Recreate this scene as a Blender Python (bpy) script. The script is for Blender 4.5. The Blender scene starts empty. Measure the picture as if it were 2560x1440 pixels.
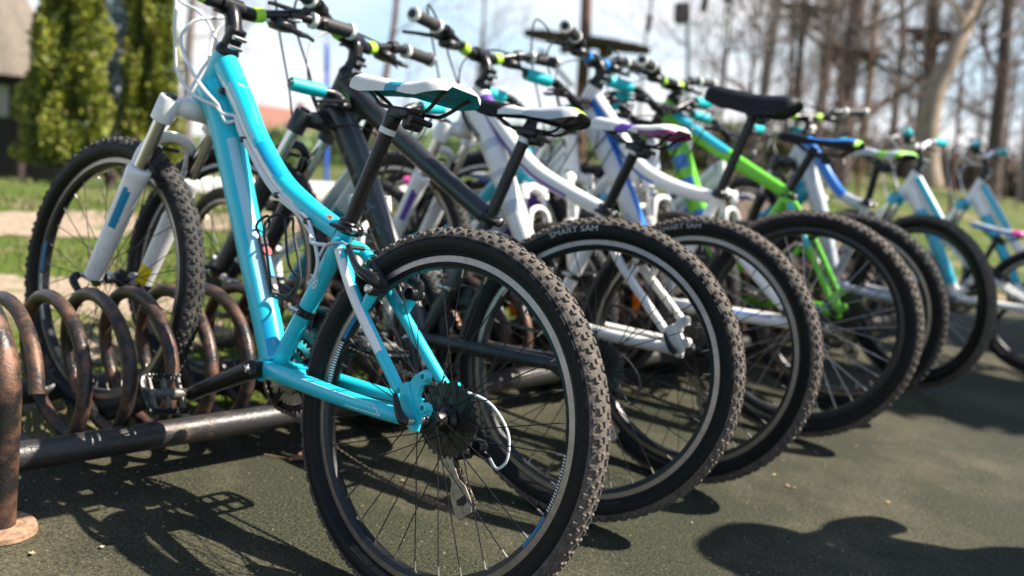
import bpy, bmesh, math, random
import numpy as np
from mathutils import Vector as V, Matrix as M
R = math.radians
random.seed(7); rng = np.random.default_rng(7)
sc = bpy.context.scene
col = sc.collection

# ---------------------------------------------------------------- camera
FPX = 2450.0                                   # focal length in pixels of the 2560 wide frame
PITCH, ROLL, CH = R(11.26), R(8.37), 0.895
FW = np.array([0, math.cos(PITCH), -math.sin(PITCH)])
r0 = np.array([1., 0, 0]); u0 = np.array([0, math.sin(PITCH), math.cos(PITCH)])
RT = r0*math.cos(ROLL)+u0*math.sin(ROLL); UP = -r0*math.sin(ROLL)+u0*math.cos(ROLL)
CAM = np.array([0, 0, CH])
cd = bpy.data.cameras.new('camera'); cam = bpy.data.objects.new('camera', cd); col.objects.link(cam)
mw = M.Identity(4)
for i in range(3):
    mw[i][0], mw[i][1], mw[i][2], mw[i][3] = RT[i], UP[i], -FW[i], CAM[i]
cam.matrix_world = mw
cd.sensor_width = 36; cd.lens = FPX/2560*36; cd.clip_start = .05; cd.clip_end = 3000
cd.dof.use_dof = True; cd.dof.focus_distance = 1.60; cd.dof.aperture_fstop = 2.5; cd.dof.aperture_blades = 0
sc.camera = cam

# ---------------------------------------------------------------- sky and sun
SUN_AZ, SUN_EL = R(7), R(52)                   # direction towards the sun, from +X
w = bpy.data.worlds.new('World'); sc.world = w; w.use_nodes = True
nt = w.node_tree; nt.nodes.clear()
o_ = nt.nodes.new('ShaderNodeOutputWorld'); bg = nt.nodes.new('ShaderNodeBackground')
sky = nt.nodes.new('ShaderNodeTexSky'); sky.sky_type = 'NISHITA'; sky.sun_disc = False
sky.sun_elevation = SUN_EL; sky.sun_rotation = R(90)-SUN_AZ
sky.air_density = 1.0; sky.dust_density = .5; sky.ozone_density = 1.0
tc = nt.nodes.new('ShaderNodeTexCoord')
sep = nt.nodes.new('ShaderNodeSeparateXYZ'); mx = nt.nodes.new('ShaderNodeMath'); mx.operation = 'MAXIMUM'; mx.inputs[1].default_value = .13
cmb = nt.nodes.new('ShaderNodeCombineXYZ')
L = nt.links.new
L(tc.outputs['Generated'], sep.inputs[0]); L(sep.outputs[0], cmb.inputs[0]); L(sep.outputs[1], cmb.inputs[1]); L(sep.outputs[2], mx.inputs[0]); L(mx.outputs[0], cmb.inputs[2])
L(cmb.outputs[0], sky.inputs['Vector'])
nz = nt.nodes.new('ShaderNodeTexNoise'); nz.inputs['Scale'].default_value = 2.2; nz.inputs['Detail'].default_value = 5
mp = nt.nodes.new('ShaderNodeMapping'); mp.inputs['Scale'].default_value = (1, 1, 2.6); mp.inputs['Location'].default_value = (5, 5, 9); L(tc.outputs['Generated'], mp.inputs[0]); L(mp.outputs[0], nz.inputs['Vector'])
rp = nt.nodes.new('ShaderNodeValToRGB'); rp.color_ramp.elements[0].position = .42; rp.color_ramp.elements[1].position = .62; az_ = nt.nodes.new('ShaderNodeMath'); az_.operation = 'ABSOLUTE'; L(sep.outputs[2], az_.inputs[0])
hz = nt.nodes.new('ShaderNodeMapRange'); hz.inputs['From Min'].default_value = 0.; hz.inputs['From Max'].default_value = .55; hz.inputs['To Min'].default_value = .10; hz.inputs['To Max'].default_value = -.13; L(az_.outputs[0], hz.inputs['Value'])
ad = nt.nodes.new('ShaderNodeMath'); ad.operation = 'ADD'; L(nz.outputs['Fac'], ad.inputs[0]); L(hz.outputs[0], ad.inputs[1]); L(ad.outputs[0], rp.inputs[0])   # cloud thickens towards the horizon
mc = nt.nodes.new('ShaderNodeMix'); mc.data_type = 'RGBA'; mc.inputs[7].default_value = (5.8, 5.8, 5.95, 1)
L(rp.outputs[0], mc.inputs[0]); L(sky.outputs[0], mc.inputs[6]); L(mc.outputs[2], bg.inputs['Color'])
bg.inputs['Strength'].default_value = .082; L(bg.outputs[0], o_.inputs[0])
sd = bpy.data.lights.new('sun', 'SUN'); sd.energy = 5.0; sd.angle = R(.5); sd.color = (1, .93, .82)
so = bpy.data.objects.new('sun', sd); col.objects.link(so)
sdir = V((math.cos(SUN_AZ)*math.cos(SUN_EL), math.sin(SUN_AZ)*math.cos(SUN_EL), math.sin(SUN_EL)))
so.rotation_euler = sdir.to_track_quat('Z', 'Y').to_euler(); so.location = (6, 1, 8)
sc.view_settings.view_transform = 'Standard'; sc.view_settings.look = 'None'
sc.view_settings.exposure = 1.28; sc.view_settings.gamma = 1; sc.view_settings.use_curve_mapping = False
sc.cycles.max_bounces = 6; sc.cycles.diffuse_bounces = 3; sc.cycles.glossy_bounces = 3; sc.cycles.transmission_bounces = 2
sc.cycles.transparent_max_bounces = 4; sc.cycles.caustics_reflective = False; sc.cycles.caustics_refractive = False
sc.cycles.use_denoising = True

def at(px, py, d):
    """world point seen at (px, py) of the 2560x1440 frame, d metres in front of the camera"""
    k = FW+RT*(px-1280)/FPX+UP*(720-py)/FPX
    return CAM+k*d
def gpt(px, py, z=0.):
    k = FW+RT*(px-1280)/FPX+UP*(720-py)/FPX
    return CAM+k*((z-CH)/k[2])

# ---------------------------------------------------------------- materials
MATS = {}
def mat(name, c, rough=.5, metal=0., coat=0., c2=None, sc_=30., lo=.45, hi=.6, bump=0., bsc=200., spec=.5, det=4., rvar=0., spots=None):
    if name in MATS: return MATS[name]
    m = bpy.data.materials.new(name); m.use_nodes = True; n = m.node_tree.nodes; b = n['Principled BSDF']; lk = m.node_tree.links.new
    b.inputs['Base Color'].default_value = (*c, 1); b.inputs['Roughness'].default_value = rough; b.inputs['Metallic'].default_value = metal
    b.inputs['Coat Weight'].default_value = coat; b.inputs['Coat Roughness'].default_value = .12; b.inputs['Specular IOR Level'].default_value = spec
    t = n.new('ShaderNodeTexCoord')
    if c2 is not None:
        z = n.new('ShaderNodeTexNoise'); z.inputs['Scale'].default_value = sc_; z.inputs['Detail'].default_value = det; z.inputs['Roughness'].default_value = .65
        lk(t.outputs['Object'], z.inputs['Vector'])
        r = n.new('ShaderNodeValToRGB'); r.color_ramp.elements[0].position = lo; r.color_ramp.elements[1].position = hi; lk(z.outputs['Fac'], r.inputs[0])
        x = n.new('ShaderNodeMix'); x.data_type = 'RGBA'; x.inputs[6].default_value = (*c, 1); x.inputs[7].default_value = (*c2, 1)
        lk(r.outputs[0], x.inputs[0]); lk(x.outputs[2], b.inputs['Base Color'])
        if rvar:
            y = n.new('ShaderNodeMath'); y.operation = 'MULTIPLY_ADD'; y.inputs[1].default_value = rvar; y.inputs[2].default_value = rough; lk(r.outputs[0], y.inputs[0]); lk(y.outputs[0], b.inputs['Roughness'])
    if spots:
        z = n.new('ShaderNodeTexNoise'); z.inputs['Scale'].default_value = spots; z.inputs['Detail'].default_value = 2; lk(t.outputs['Object'], z.inputs['Vector']); z2 = n.new('ShaderNodeTexNoise'); z2.inputs['Scale'].default_value = 7.; lk(t.outputs['Object'], z2.inputs['Vector'])
        r1 = n.new('ShaderNodeMapRange'); r1.inputs['From Min'].default_value = .66; r1.inputs['From Max'].default_value = .72; lk(z.outputs['Fac'], r1.inputs[0]); r2 = n.new('ShaderNodeMapRange'); r2.inputs['From Min'].default_value = .45; r2.inputs['From Max'].default_value = .65; lk(z2.outputs['Fac'], r2.inputs[0])
        y = n.new('ShaderNodeMath'); y.operation = 'MULTIPLY'; lk(r1.outputs[0], y.inputs[0]); lk(r2.outputs[0], y.inputs[1]); x2 = n.new('ShaderNodeMix'); x2.data_type = 'RGBA'; lk(y.outputs[0], x2.inputs[0]); lk(x.outputs[2], x2.inputs[6]); x2.inputs[7].default_value = (.10, .08, .06, 1); lk(x2.outputs[2], b.inputs['Base Color'])
    if bump:
        z = n.new('ShaderNodeTexNoise'); z.inputs['Scale'].default_value = bsc; z.inputs['Detail'].default_value = 3; lk(t.outputs['Object'], z.inputs['Vector'])
        q = n.new('ShaderNodeBump'); q.inputs['Strength'].default_value = bump; q.inputs['Distance'].default_value = .004; lk(z.outputs['Fac'], q.inputs['Height']); lk(q.outputs[0], b.inputs['Normal'])
    MATS[name] = m; return m
def paint(name, c, coat=.35, rough=.30):
    d = tuple(.8*x+.03 for x in c)
    return mat('paint_'+name, c, rough, 0, coat, c2=d, sc_=14., lo=.5, hi=.85, rvar=.18, spots=170.)
TEAL = paint('teal', (.012, .56, .68)); PALE = paint('pale_blue', (.38, .66, .76)); CYAN = paint('cyan', (.0, .48, .80)); DBLUE = paint('deep_blue', (.0, .20, .48))
WHITE = paint('white', (.82, .80, .76)); BLACK = paint('black', (.012, .012, .014), .3, .4); GREYD = paint('dark_grey', (.06, .065, .075), .2, .45)
SILVERP = paint('silver_grey', (.50, .53, .58)); PURPLE = paint('purple', (.13, .05, .36)); BLUE = paint('blue', (.01, .16, .55)); GREEN = paint('green', (.14, .55, .02)); AQUA = paint('aqua', (.02, .42, .55)); MAROON = paint('maroon', (.22, .02, .10)); RED = paint('red', (.65, .03, .02)); PINK = paint('pink', (.70, .05, .25))
LIME = mat('lime_rubber', (.38, .68, .03), .5); CREAM = mat('cream_rubber', (.74, .72, .64), .5, c2=(.45, .42, .34), sc_=40., lo=.5, hi=.8)
RUB = mat('black_rubber', (.012, .012, .013), .62, c2=(.035, .032, .03), sc_=25., lo=.4, hi=.8, bump=.15, bsc=500.)
TYRE = mat('tyre_sidewall', (.0055, .0055, .006), .5, c2=(.018, .016, .014), sc_=11., lo=.52, hi=.9, bump=.1, bsc=300., rvar=.2, spec=.22)
TREAD = mat('dusty_tread', (.066, .058, .052), .85, c2=(.165, .128, .095), sc_=55., lo=.38, hi=.78, bump=.5, bsc=260.)
TREADB = mat('worn_tread', (.022, .021, .02), .75, c2=(.09, .08, .07), sc_=30., lo=.45, hi=.8, bump=.4, bsc=260.)
RIMS = mat('machined_rim', (.38, .335, .295), .38, .85, c2=(.26, .22, .185), sc_=60., lo=.4, hi=.8)
RIMB = mat('black_rim', (.012, .012, .013), .35, .2)
STEEL = mat('steel', (.55, .54, .52), .28, 1., c2=(.35, .32, .28), sc_=80., lo=.5, hi=.8)
CHROME = mat('chrome', (.62, .60, .57), .16, 1.); ALU = mat('dull_alloy', (.40, .36, .30), .42, .85, c2=(.20, .165, .12), sc_=90., lo=.45, hi=.75)
BPL = mat('black_plastic', (.009, .009, .010), .40, c2=(.05, .046, .042), sc_=50., lo=.55, hi=.85); BMET = mat('black_metal', (.014, .014, .015), .3, .35, c2=(.05, .045, .04), sc_=60., lo=.55, hi=.85)
GRIME = mat('oily_chain', (.06, .048, .04), .42, .5, c2=(.20, .155, .115), sc_=300., lo=.4, hi=.7)
CABLE = mat('white_cable', (.75, .76, .76), .35); KCABLE = mat('black_cable', (.01, .01, .01), .35)
SEATW = mat('white_leatherette', (.72, .71, .67), .45, c2=(.52, .49, .43), sc_=35., lo=.5, hi=.85, bump=.12, bsc=700.); SEATT = mat('teal_leatherette', (.0, .27, .38), .45, bump=.12, bsc=700.); SEATK = mat('black_leatherette', (.008, .008, .010), .55, spec=.25, bump=.2, bsc=500.); SEATG = mat('grey_leatherette', (.42, .44, .47), .45); SEATB = mat('blue_leatherette', (.01, .17, .55), .45); SEATP = mat('purple_leatherette', (.16, .07, .42), .45); SEATM = mat('maroon_plastic', (.20, .02, .11), .4); SEATGR = mat('green_leatherette', (.22, .60, .03), .45)
ORANGE = mat('orange_reflector', (.85, .17, .0), .25, 0, .5); YELLOW = mat('yellow_sticker', (.85, .66, .0), .4); DECALW = mat('white_print', (.75, .75, .74), .5); DECALG = mat('grey_print', (.10, .105, .115), .5); TYREW = mat('tyre_print', (.50, .48, .43), .7, c2=(.26, .24, .22), sc_=60., lo=.5, hi=.8)

# ---------------------------------------------------------------- mesh helpers
def nrm(a):
    a = np.asarray(a, float); return a/(np.linalg.norm(a, axis=-1, keepdims=True)+1e-12)
def lerp(a, b, t): return np.array(a)*(1-t)+np.array(b)*t
def spline(P, n=8):
    P = np.asarray(P, float); Q = np.vstack([2*P[0]-P[1], P, 2*P[-1]-P[-2]]); out = []
    for i in range(1, len(Q)-2):
        t = np.linspace(0, 1, n, endpoint=False)[:, None]; a, b, c, d = Q[i-1], Q[i], Q[i+1], Q[i+2]
        out.append(.5*((2*b)+(-a+c)*t+(2*a-5*b+4*c-d)*t*t+(-a+3*b-3*c+d)*t**3))
    out.append(P[-1:]); return np.vstack(out)
class MB:
    def __init__(s): s.v = []; s.f = []; s.m = []; s.n = 0
    def add(s, v, f, m=0):
        v = np.asarray(v, float); s.v.append(v); b = s.n; s.n += len(v)
        if isinstance(m, int): m = [m]*len(f)
        for q in f: s.f.append([i+b for i in q])
        s.m += list(m); return s
    def grid(s, G, closed_u=True, closed_v=False, m=0, caps=False, mf=None):
        """G: rings x seg x 3"""
        G = np.asarray(G, float); nr, ns = G.shape[:2]; F = []; MM = []
        for i in range(nr if closed_v else nr-1):
            for j in range(ns if closed_u else ns-1):
                a, b = i*ns+j, i*ns+(j+1) % ns; k = (i+1) % nr; c, d = k*ns+(j+1) % ns, k*ns+j
                F.append((a, b, c, d)); MM.append(m if mf is None else mf(360.*(j+.5)/ns, (i+.5)/(nr-1)))
        if caps:
            F.append(tuple(range(ns))[::-1]); MM.append(MM[0] if mf else m); F.append(tuple((nr-1)*ns+j for j in range(ns))); MM.append(MM[-1] if mf else m)
        return s.add(G.reshape(-1, 3), F, MM)
    def tube(s, P, r, seg=12, m=0, caps=True, ref=None, ell=1., mf=None, closed=False):
        P = np.asarray(P, float); n = len(P)
        r = np.full(n, r) if np.isscalar(r) else np.interp(np.linspace(0, 1, n), np.linspace(0, 1, len(r)), r)
        el = np.full(n, ell) if np.isscalar(ell) else np.interp(np.linspace(0, 1, n), np.linspace(0, 1, len(ell)), ell)
        if closed: T = nrm(np.roll(P, -1, 0)-np.roll(P, 1, 0))
        else: T = nrm(np.gradient(P, axis=0))
        if ref is None:
            a = np.array([0, 0, 1.]) if abs(T[0, 2]) < .8 else np.array([0, 1., 0]); B = [nrm(a-T[0]*(a@T[0]))]
            for i in range(1, n):
                q = B[-1]-T[i]*(B[-1]@T[i]); B.append(nrm(q))
            B = np.array(B)
        else:
            ref = np.asarray(ref, float); B = nrm(ref-T*(T@ref)[:, None])
        N = np.cross(B, T); a = np.linspace(0, 2*np.pi, seg, endpoint=False)
        G = P[:, None]+r[:, None, None]*(np.cos(a)[None, :, None]*B[:, None]+(np.sin(a)[None, :]*el[:, None])[..., None]*N[:, None])
        return s.grid(G, True, closed, m, caps and not closed, mf)
    def lathe(s, prof, o=(0, 0, 0), ax=(0, 1, 0), seg=32, m=0, closed=False, mats=None, caps=False, a0=0., a1=2*np.pi):
        o = np.array(o, float); ax = nrm(ax); t = np.array([1., 0, 0]) if abs(ax[0]) < .8 else np.array([0, 0, 1.])
        e1 = nrm(t-ax*(t@ax)); e2 = np.cross(ax, e1); full = a1-a0 > 6.28
        a = np.linspace(a0, a1, seg, endpoint=not full); d = np.cos(a)[:, None]*e1+np.sin(a)[:, None]*e2
        G = np.array([o+ax*h+d*r for r, h in prof]); n = len(prof)
        mf = None if mats is None else (lambda u, v: mats[min(int(v*(n-1)), len(mats)-1)])
        return s.grid(G, full, closed, m, caps, mf)
    def box(s, c, h, rot=None, m=0, bev=.15):
        c = np.array(c, float); h = np.array(h, float)*.5; k = min(h)*bev*2; b = bmesh.new()
        bmesh.ops.create_cube(b, size=2.)
        for v in b.verts: v.co = [v.co[i]*h[i] for i in range(3)]
        if bev: bmesh.ops.bevel(b, geom=b.edges[:], offset=k, segments=1, affect='EDGES', clamp_overlap=True)
        vs = np.array([v.co[:] for v in b.verts]); b.verts.index_update(); fs = [[v.index for v in f.verts] for f in b.faces]; b.free()
        if rot is not None: vs = vs@np.asarray(rot, float)
        return s.add(vs+c, fs, m)
    def plate(s, pts, o, ex, ey, th, m=0):
        o, ex, ey = (np.array(q, float) for q in (o, ex, ey)); ez = np.cross(ex, ey); n = len(pts)
        a = np.array([o+ex*x+ey*y for x, y in pts]); v = np.vstack([a+ez*th/2, a-ez*th/2])
        f = [tuple(range(n)), tuple(range(2*n-1, n-1, -1))]+[((i+1) % n, i, n+i, n+(i+1) % n) for i in range(n)]
        return s.add(v, f, m)
    def mesh(s, name, mats, smooth=True, ang=38):
        me = bpy.data.meshes.new(name); me.from_pydata(np.vstack(s.v).tolist(), [], s.f); me.update()
        if not isinstance(mats, (list, tuple)): mats = [mats]
        for q in mats: me.materials.append(q)
        if len(mats) > 1: me.polygons.foreach_set('material_index', s.m)
        if smooth:
            me.polygons.foreach_set('use_smooth', [True]*len(me.polygons)); me.set_sharp_from_angle(angle=R(ang))
        return me
def ob(name, me, parent=None, mat4=None, **kw):
    o = bpy.data.objects.new(name, me); col.objects.link(o)
    if parent is not None: o.parent = parent
    if mat4 is not None: o.matrix_local = mat4
    for k, v in kw.items(): o[k] = v
    return o
def thing(name, label, cat, mat4=None, group=None):
    o = ob(name, None, None, mat4, label=label, category=cat); o.empty_display_size = .1
    if group: o['group'] = group
    return o
def rotm(x, y, z):   # rows = local axes in world (for box rot)
    return np.array([x, y, z])

CACHE = {}
def cached(key, fn):
    if key not in CACHE: CACHE[key] = fn()
    return CACHE[key]
# ---------------------------------------------------------------- ground
RAZ = R(47); RX = np.array([math.cos(RAZ), math.sin(RAZ), 0]); RN = np.array([-math.sin(RAZ), math.cos(RAZ), 0]); RZ = np.array([0, 0, 1.])   # along the rack, across it, up
RB = gpt(75, 1137, .10); RB[2] = 0; RB = RB-RX*.045
def nodes_mat(name):
    m = bpy.data.materials.new(name); m.use_nodes = True; n = m.node_tree.nodes; return m, n, m.node_tree.links.new, n['Principled BSDF']
def noise(n, lk, t, s, det=4., rough=.6):
    z = n.new('ShaderNodeTexNoise'); z.inputs['Scale'].default_value = s; z.inputs['Detail'].default_value = det; z.inputs['Roughness'].default_value = rough; lk(t, z.inputs['Vector']); return z.outputs['Fac']
def ramp(n, lk, f, lo, hi):
    r = n.new('ShaderNodeMapRange'); r.inputs['From Min'].default_value = lo; r.inputs['From Max'].default_value = hi; lk(f, r.inputs['Value']); return r.outputs[0]
def mixc(n, lk, f, a, b):
    x = n.new('ShaderNodeMix'); x.data_type = 'RGBA'
    for i, q in ((6, a), (7, b)):
        if isinstance(q, tuple): x.inputs[i].default_value = (*q, 1)
        else: lk(q, x.inputs[i])
    lk(f, x.inputs[0]); return x.outputs[2]
m, n, lk, bs = nodes_mat('rubber_paving'); t = n.new('ShaderNodeTexCoord').outputs['Object']
fine = noise(n, lk, t, 190., 4., .8); mid = noise(n, lk, t, 90., 5., .75); big = noise(n, lk, t, 1.7, 5., .65); dots = noise(n, lk, t, 230., 1., .5)
c = mixc(n, lk, ramp(n, lk, fine, .44, .66), (.004, .005, .003), (.082, .083, .044)); c = mixc(n, lk, ramp(n, lk, mid, .55, .72), c, (.060, .066, .034))
d_ = n.new('ShaderNodeMath'); d_.operation = 'MULTIPLY'; lk(ramp(n, lk, big, .48, .80), d_.inputs[0]); lk(ramp(n, lk, mid, .35, .6), d_.inputs[1]); c = mixc(n, lk, d_.outputs[0], c, (.15, .125, .080)); c = mixc(n, lk, ramp(n, lk, dots, .72, .76), c, (.26, .22, .16))
lk(c, bs.inputs['Base Color']); bs.inputs['Roughness'].default_value = .85; bs.inputs['Specular IOR Level'].default_value = .25
bp = n.new('ShaderNodeBump'); bp.inputs['Strength'].default_value = .55; bp.inputs['Distance'].default_value = .003; lk(fine, bp.inputs['Height']); lk(bp.outputs[0], bs.inputs['Normal']); PAVE = m
e0 = RB+RN*.20
q = [e0-RX*3.2, e0+RX*30, e0+RX*30-RN*60, e0-RX*3.2-RN*60]; edge = [e0+RX*a+RN*random.uniform(-.02, .02) for a in np.arange(-3.2, 30, .12)]
b = MB(); pts = [tuple(p) for p in edge]+[tuple(q[2]), tuple(q[3])]; b.add(pts+[(x, y, -.03) for x, y, z in pts], [tuple(range(len(pts)))]+[((i+1) % len(pts), i, len(pts)+i, len(pts)+(i+1) % len(pts)) for i in range(len(pts))]); ob('paving', b.mesh('paving', PAVE, smooth=False), None, None, kind='structure')
def terrain(x, y):
    d = np.hypot(x, y); s = np.clip((d-5.0)/8.0, 0, 1); s = s*s*(3-2*s); wv = np.minimum(0, x-.253*y)
    bump = .05*np.sin(x*.9+1)*np.cos(y*.7)*np.clip((d-4)/6, 0, 1)
    return np.where(y > 0, .150*wv*s, 0)+bump-.022
m, n, lk, bs = nodes_mat('lawn'); t = n.new('ShaderNodeTexCoord').outputs['Object']
f1 = noise(n, lk, t, 60., 4.); f2 = noise(n, lk, t, 1.05, 5., .62); f3 = noise(n, lk, t, 9., 4.)
c = mixc(n, lk, ramp(n, lk, f1, .35, .65), (.034, .058, .008), (.095, .125, .020)); c = mixc(n, lk, ramp(n, lk, f3, .62, .82), c, (.20, .18, .075))
dr = mixc(n, lk, ramp(n, lk, f1, .3, .7), (.27, .205, .14), (.15, .11, .07)); c = mixc(n, lk, ramp(n, lk, f2, .53, .62), c, dr)
lk(c, bs.inputs['Base Color']); bs.inputs['Roughness'].default_value = .9; bs.inputs['Specular IOR Level'].default_value = .15; LAWN = m
rr_ = np.r_[0.5, np.geomspace(1.2, 900, 90)]; aa = np.linspace(0, 2*np.pi, 96, endpoint=False); G = np.array([[(r_*math.cos(a), r_*math.sin(a), 0) for a in aa] for r_ in rr_]); G[..., 2] = terrain(G[..., 0], G[..., 1])
G[..., 2] = np.where((G[..., 0]*RN[0]+G[..., 1]*RN[1]) < e0@RN+.25, -.05, G[..., 2])
b = MB(); b.grid(G, True, False); ob('lawn', b.mesh('lawn', LAWN), None, None, kind='structure')
# grass blades behind the rack
def blades(N, fx, hmin, hmax, name, mats):
    P = fx(N); N = len(P); a = rng.uniform(0, 6.283, N); h = rng.uniform(hmin, hmax, N); wd = rng.uniform(.0012, .0028, N)*np.clip(np.hypot(P[:, 0], P[:, 1])/2.6, 1, 3); ln = rng.uniform(.1, .7, N)
    s = np.stack([np.cos(a), np.sin(a), 0*a], 1); l = np.stack([-np.sin(a), np.cos(a), 0*a], 1)*(ln*h)[:, None]; z = np.array([0, 0, 1.])
    v = np.stack([P-s*wd[:, None], P+s*wd[:, None], P+l*.4+z*(h*.6)[:, None]+s*(wd*.6)[:, None], P+l+z*h[:, None], P+l*.4+z*(h*.6)[:, None]-s*(wd*.6)[:, None]], 1).reshape(-1, 3)
    me = bpy.data.meshes.new(name); i = np.arange(N)[:, None]*5; me.from_pydata(v.tolist(), [], (i+np.arange(5)).tolist())
    for q_ in mats: me.materials.append(q_)
    me.polygons.foreach_set('material_index', rng.integers(0, len(mats), N)); me.update(); return me
def vnoise(x, y, s):   # cheap smooth patchiness
    return .5+.25*(np.sin(x*s*1.7+y*s*.6+1.3)+np.sin(y*s*1.9-x*s*.8+.4))
def fx(N):
    u = rng.uniform(-2.2, 6.5, N*3); vv = rng.uniform(0, 1, N*3)**1.9*8.5+.215; p = RB[None]+RX*u[:, None]+RN*vv[:, None]
    k = vnoise(p[:, 0], p[:, 1], 2.3)+rng.uniform(-.25, .25, len(p)) > .42; p = p[k][:N]; p[:, 2] = terrain(p[:, 0], p[:, 1]); return p
GR = [mat('grass_green', (.095, .15, .022), .6), mat('grass_yellow', (.17, .20, .045), .6), mat('grass_dark', (.065, .11, .018), .6), mat('grass_straw', (.26, .21, .10), .7)]
ob('grass', blades(52000, fx, .014, .042, 'grass', GR), None, None, kind='stuff', label='short patchy grass growing behind the rack', category='grass')

# sandy worn strips across the lawn
m, n, lk, bs = nodes_mat('sandy_soil'); t = n.new('ShaderNodeTexCoord').outputs['Object']; c = mixc(n, lk, ramp(n, lk, noise(n, lk, t, 35., 5.), .3, .7), (.34, .26, .185), (.20, .15, .10)); c = mixc(n, lk, ramp(n, lk, noise(n, lk, t, 5., 4.), .56, .66), c, (.10, .12, .03)); lk(c, bs.inputs['Base Color']); bs.inputs['Roughness'].default_value = .95
def strip(name, top, bot):
    P = []
    for L_ in (top, bot[::-1]):
        q = spline([(x, y, 0) for x, y in L_], 10)
        for x, y, _ in q: g_ = gpt(x+random.uniform(-2, 2), y+random.uniform(-3, 3), -.012); P.append((g_[0], g_[1], terrain(g_[0], g_[1])+.008))
    n_ = len(P)//2; b = MB(); V_ = []
    for i in range(n_):
        a, e = np.array(P[i]), np.array(P[2*n_-1-i])
        for k in np.linspace(0, 1, 7): w_ = lerp(a, e, k); w_[2] = terrain(w_[0], w_[1])+.006; V_.append(w_)
    b.grid(np.array(V_).reshape(n_, 7, 3), False); ob(name, b.mesh(name, m), None, None, kind='structure')
strip('sandy_path', [(-260, 540), (0, 532), (250, 528), (460, 536), (700, 520), (960, 505), (1300, 500)], [(-260, 600), (0, 588), (250, 592), (460, 578), (700, 566), (960, 545), (1300, 532)])
strip('sandy_patch', [(-200, 688), (0, 684), (120, 692), (300, 700), (440, 740)], [(-200, 760), (0, 752), (120, 764), (300, 800), (440, 770)])
strip('sandy_patch', [(150, 835), (260, 820), (400, 812), (560, 800)], [(150, 880), (260, 905), (400, 890), (560, 850)])
# ---------------------------------------------------------------- wheels (axle along local Y, left = +Y)
def tyre_mesh(kind, Ro=.335, w=.027, rim=.286):
    b = MB(); rt = w-.0012; rc = Ro-.0048-rt; ps = np.linspace(-2.62, 2.62, 23)
    ps = np.unique(np.r_[ps, [s*q for s in (-1, 1) for q in (1.30, 1.33, 1.36, 2.02, 2.05, 2.08, 2.40, 2.43, 2.46)]]); rg_ = lambda p: .0007*(min(abs(abs(p)-q) for q in (1.33, 2.05, 2.43)) < .01)
    prof = [(rc+(rt+rg_(p))*math.cos(p), (rt+rg_(p))*math.sin(p)) for p in ps]
    b.lathe(prof, seg=112, mats=[0 if abs(p) > 1.14 else 1 for p in .5*(ps[1:]+ps[:-1])])
    def knob(th, ps_, lt, lw, h, sk=0.):
        er = np.array([math.cos(th), 0, math.sin(th)]); et = np.array([-math.sin(th), 0, math.cos(th)]); ey = np.array([0, 1., 0])
        n = er*math.cos(ps_)+ey*math.sin(ps_); l = -er*math.sin(ps_)+ey*math.cos(ps_); c = er*rc+n*(rt-.0006)
        P = []
        for hh, k in ((0, 1.), (h, .72)):
            for i, j in ((-1, -1), (1, -1), (1, 1), (-1, 1)): P.append(c+n*hh+et*(i*lt*k*.5+sk*j*lw*.5)+l*j*lw*k*.5)
        b.add(P, [(4, 5, 6, 7), (0, 1, 5, 4), (1, 2, 6, 5), (2, 3, 7, 6), (3, 0, 4, 7)], 2)
    N = 88 if kind != 'fine' else 92; k = .80 if kind != 'fine' else .7; hk = .0036 if kind != 'fine' else .0028
    for i in range(N):
        t = 2*math.pi*i/N; st = 2*math.pi/N; J = lambda s=.04: random.uniform(-s, s)*st*2
        for sg in (-1, 1):
            knob(t+J()+(.25*st*sg), sg*.19, .0125*k, .0085*k, hk, sg*.25)
            knob(t+st*.5+J(), sg*.50, .0125*k, .009*k, hk, -sg*.2)
            knob(t+J()+(0 if i % 2 else .18*st), sg*.84, .013*k, .0105*k, hk*1.1, sg*.12)
            if i % 2 == 0 or kind == 'fine': knob(t+st*.5+J(), sg*1.08, .010*k, .008*k, hk*.9)
    me = b.mesh('tyre', [TYRE, TREADB if kind == 'worn' else TREAD, TREADB if kind == 'worn' else TREAD], ang=32)
    return me
def rim_mesh(rim=.286, blue=False, silver=True):
    b = MB(); r = rim
    P = [(r-.004, -.0102), (r, -.0115), (r-.0135, -.0125), (r-.0150, -.0128), (r-.0235, -.0085), (r-.0265, 0), (r-.0235, .0085), (r-.0150, .0128), (r-.0135, .0125), (r, .0115), (r-.004, .0102)]
    b.lathe(P, seg=128, mats=[1, 0, 0, 1, 1, 1, 1, 0, 0, 1] if silver else [1])
    if blue:
        for a0, a1, mi in ((5.72, 6.0, 2), (6.03, 6.45, 3), (2.62, 2.86, 2), (2.9, 3.25, 3)):
            for sg in (1, -1):
                Q = [(r-.0160, .0132*sg), (r-.0225, .0097*sg)]
                if mi == 3:
                    t = a0
                    while t < a1: b.lathe(Q, seg=3, m=3, a0=t, a1=t+.009); t += .019
                else: b.lathe(Q, seg=14, m=mi, a0=a0, a1=a1)
    return b.mesh('rim', [RIMS, RIMB, mat('blue_rim_print', (.01, .17, .36), .4), DECALW], ang=25)
def spoke_mesh(fl_r, fl_y, dth, rim=.286, dark=True):
    b = MB(); a = np.array([fl_r, fl_y, 0]); e = np.array([(rim-.027)*math.cos(dth), fl_y*.05, (rim-.027)*math.sin(dth)]); d = nrm(e-a)
    b.tube([a, e-d*.012], .00105, 6, 0); b.tube([e-d*.013, e+d*.004], [.0017, .0021], 6, 1)
    return b.mesh('spoke', [BMET if dark else STEEL, ALU])
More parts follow.
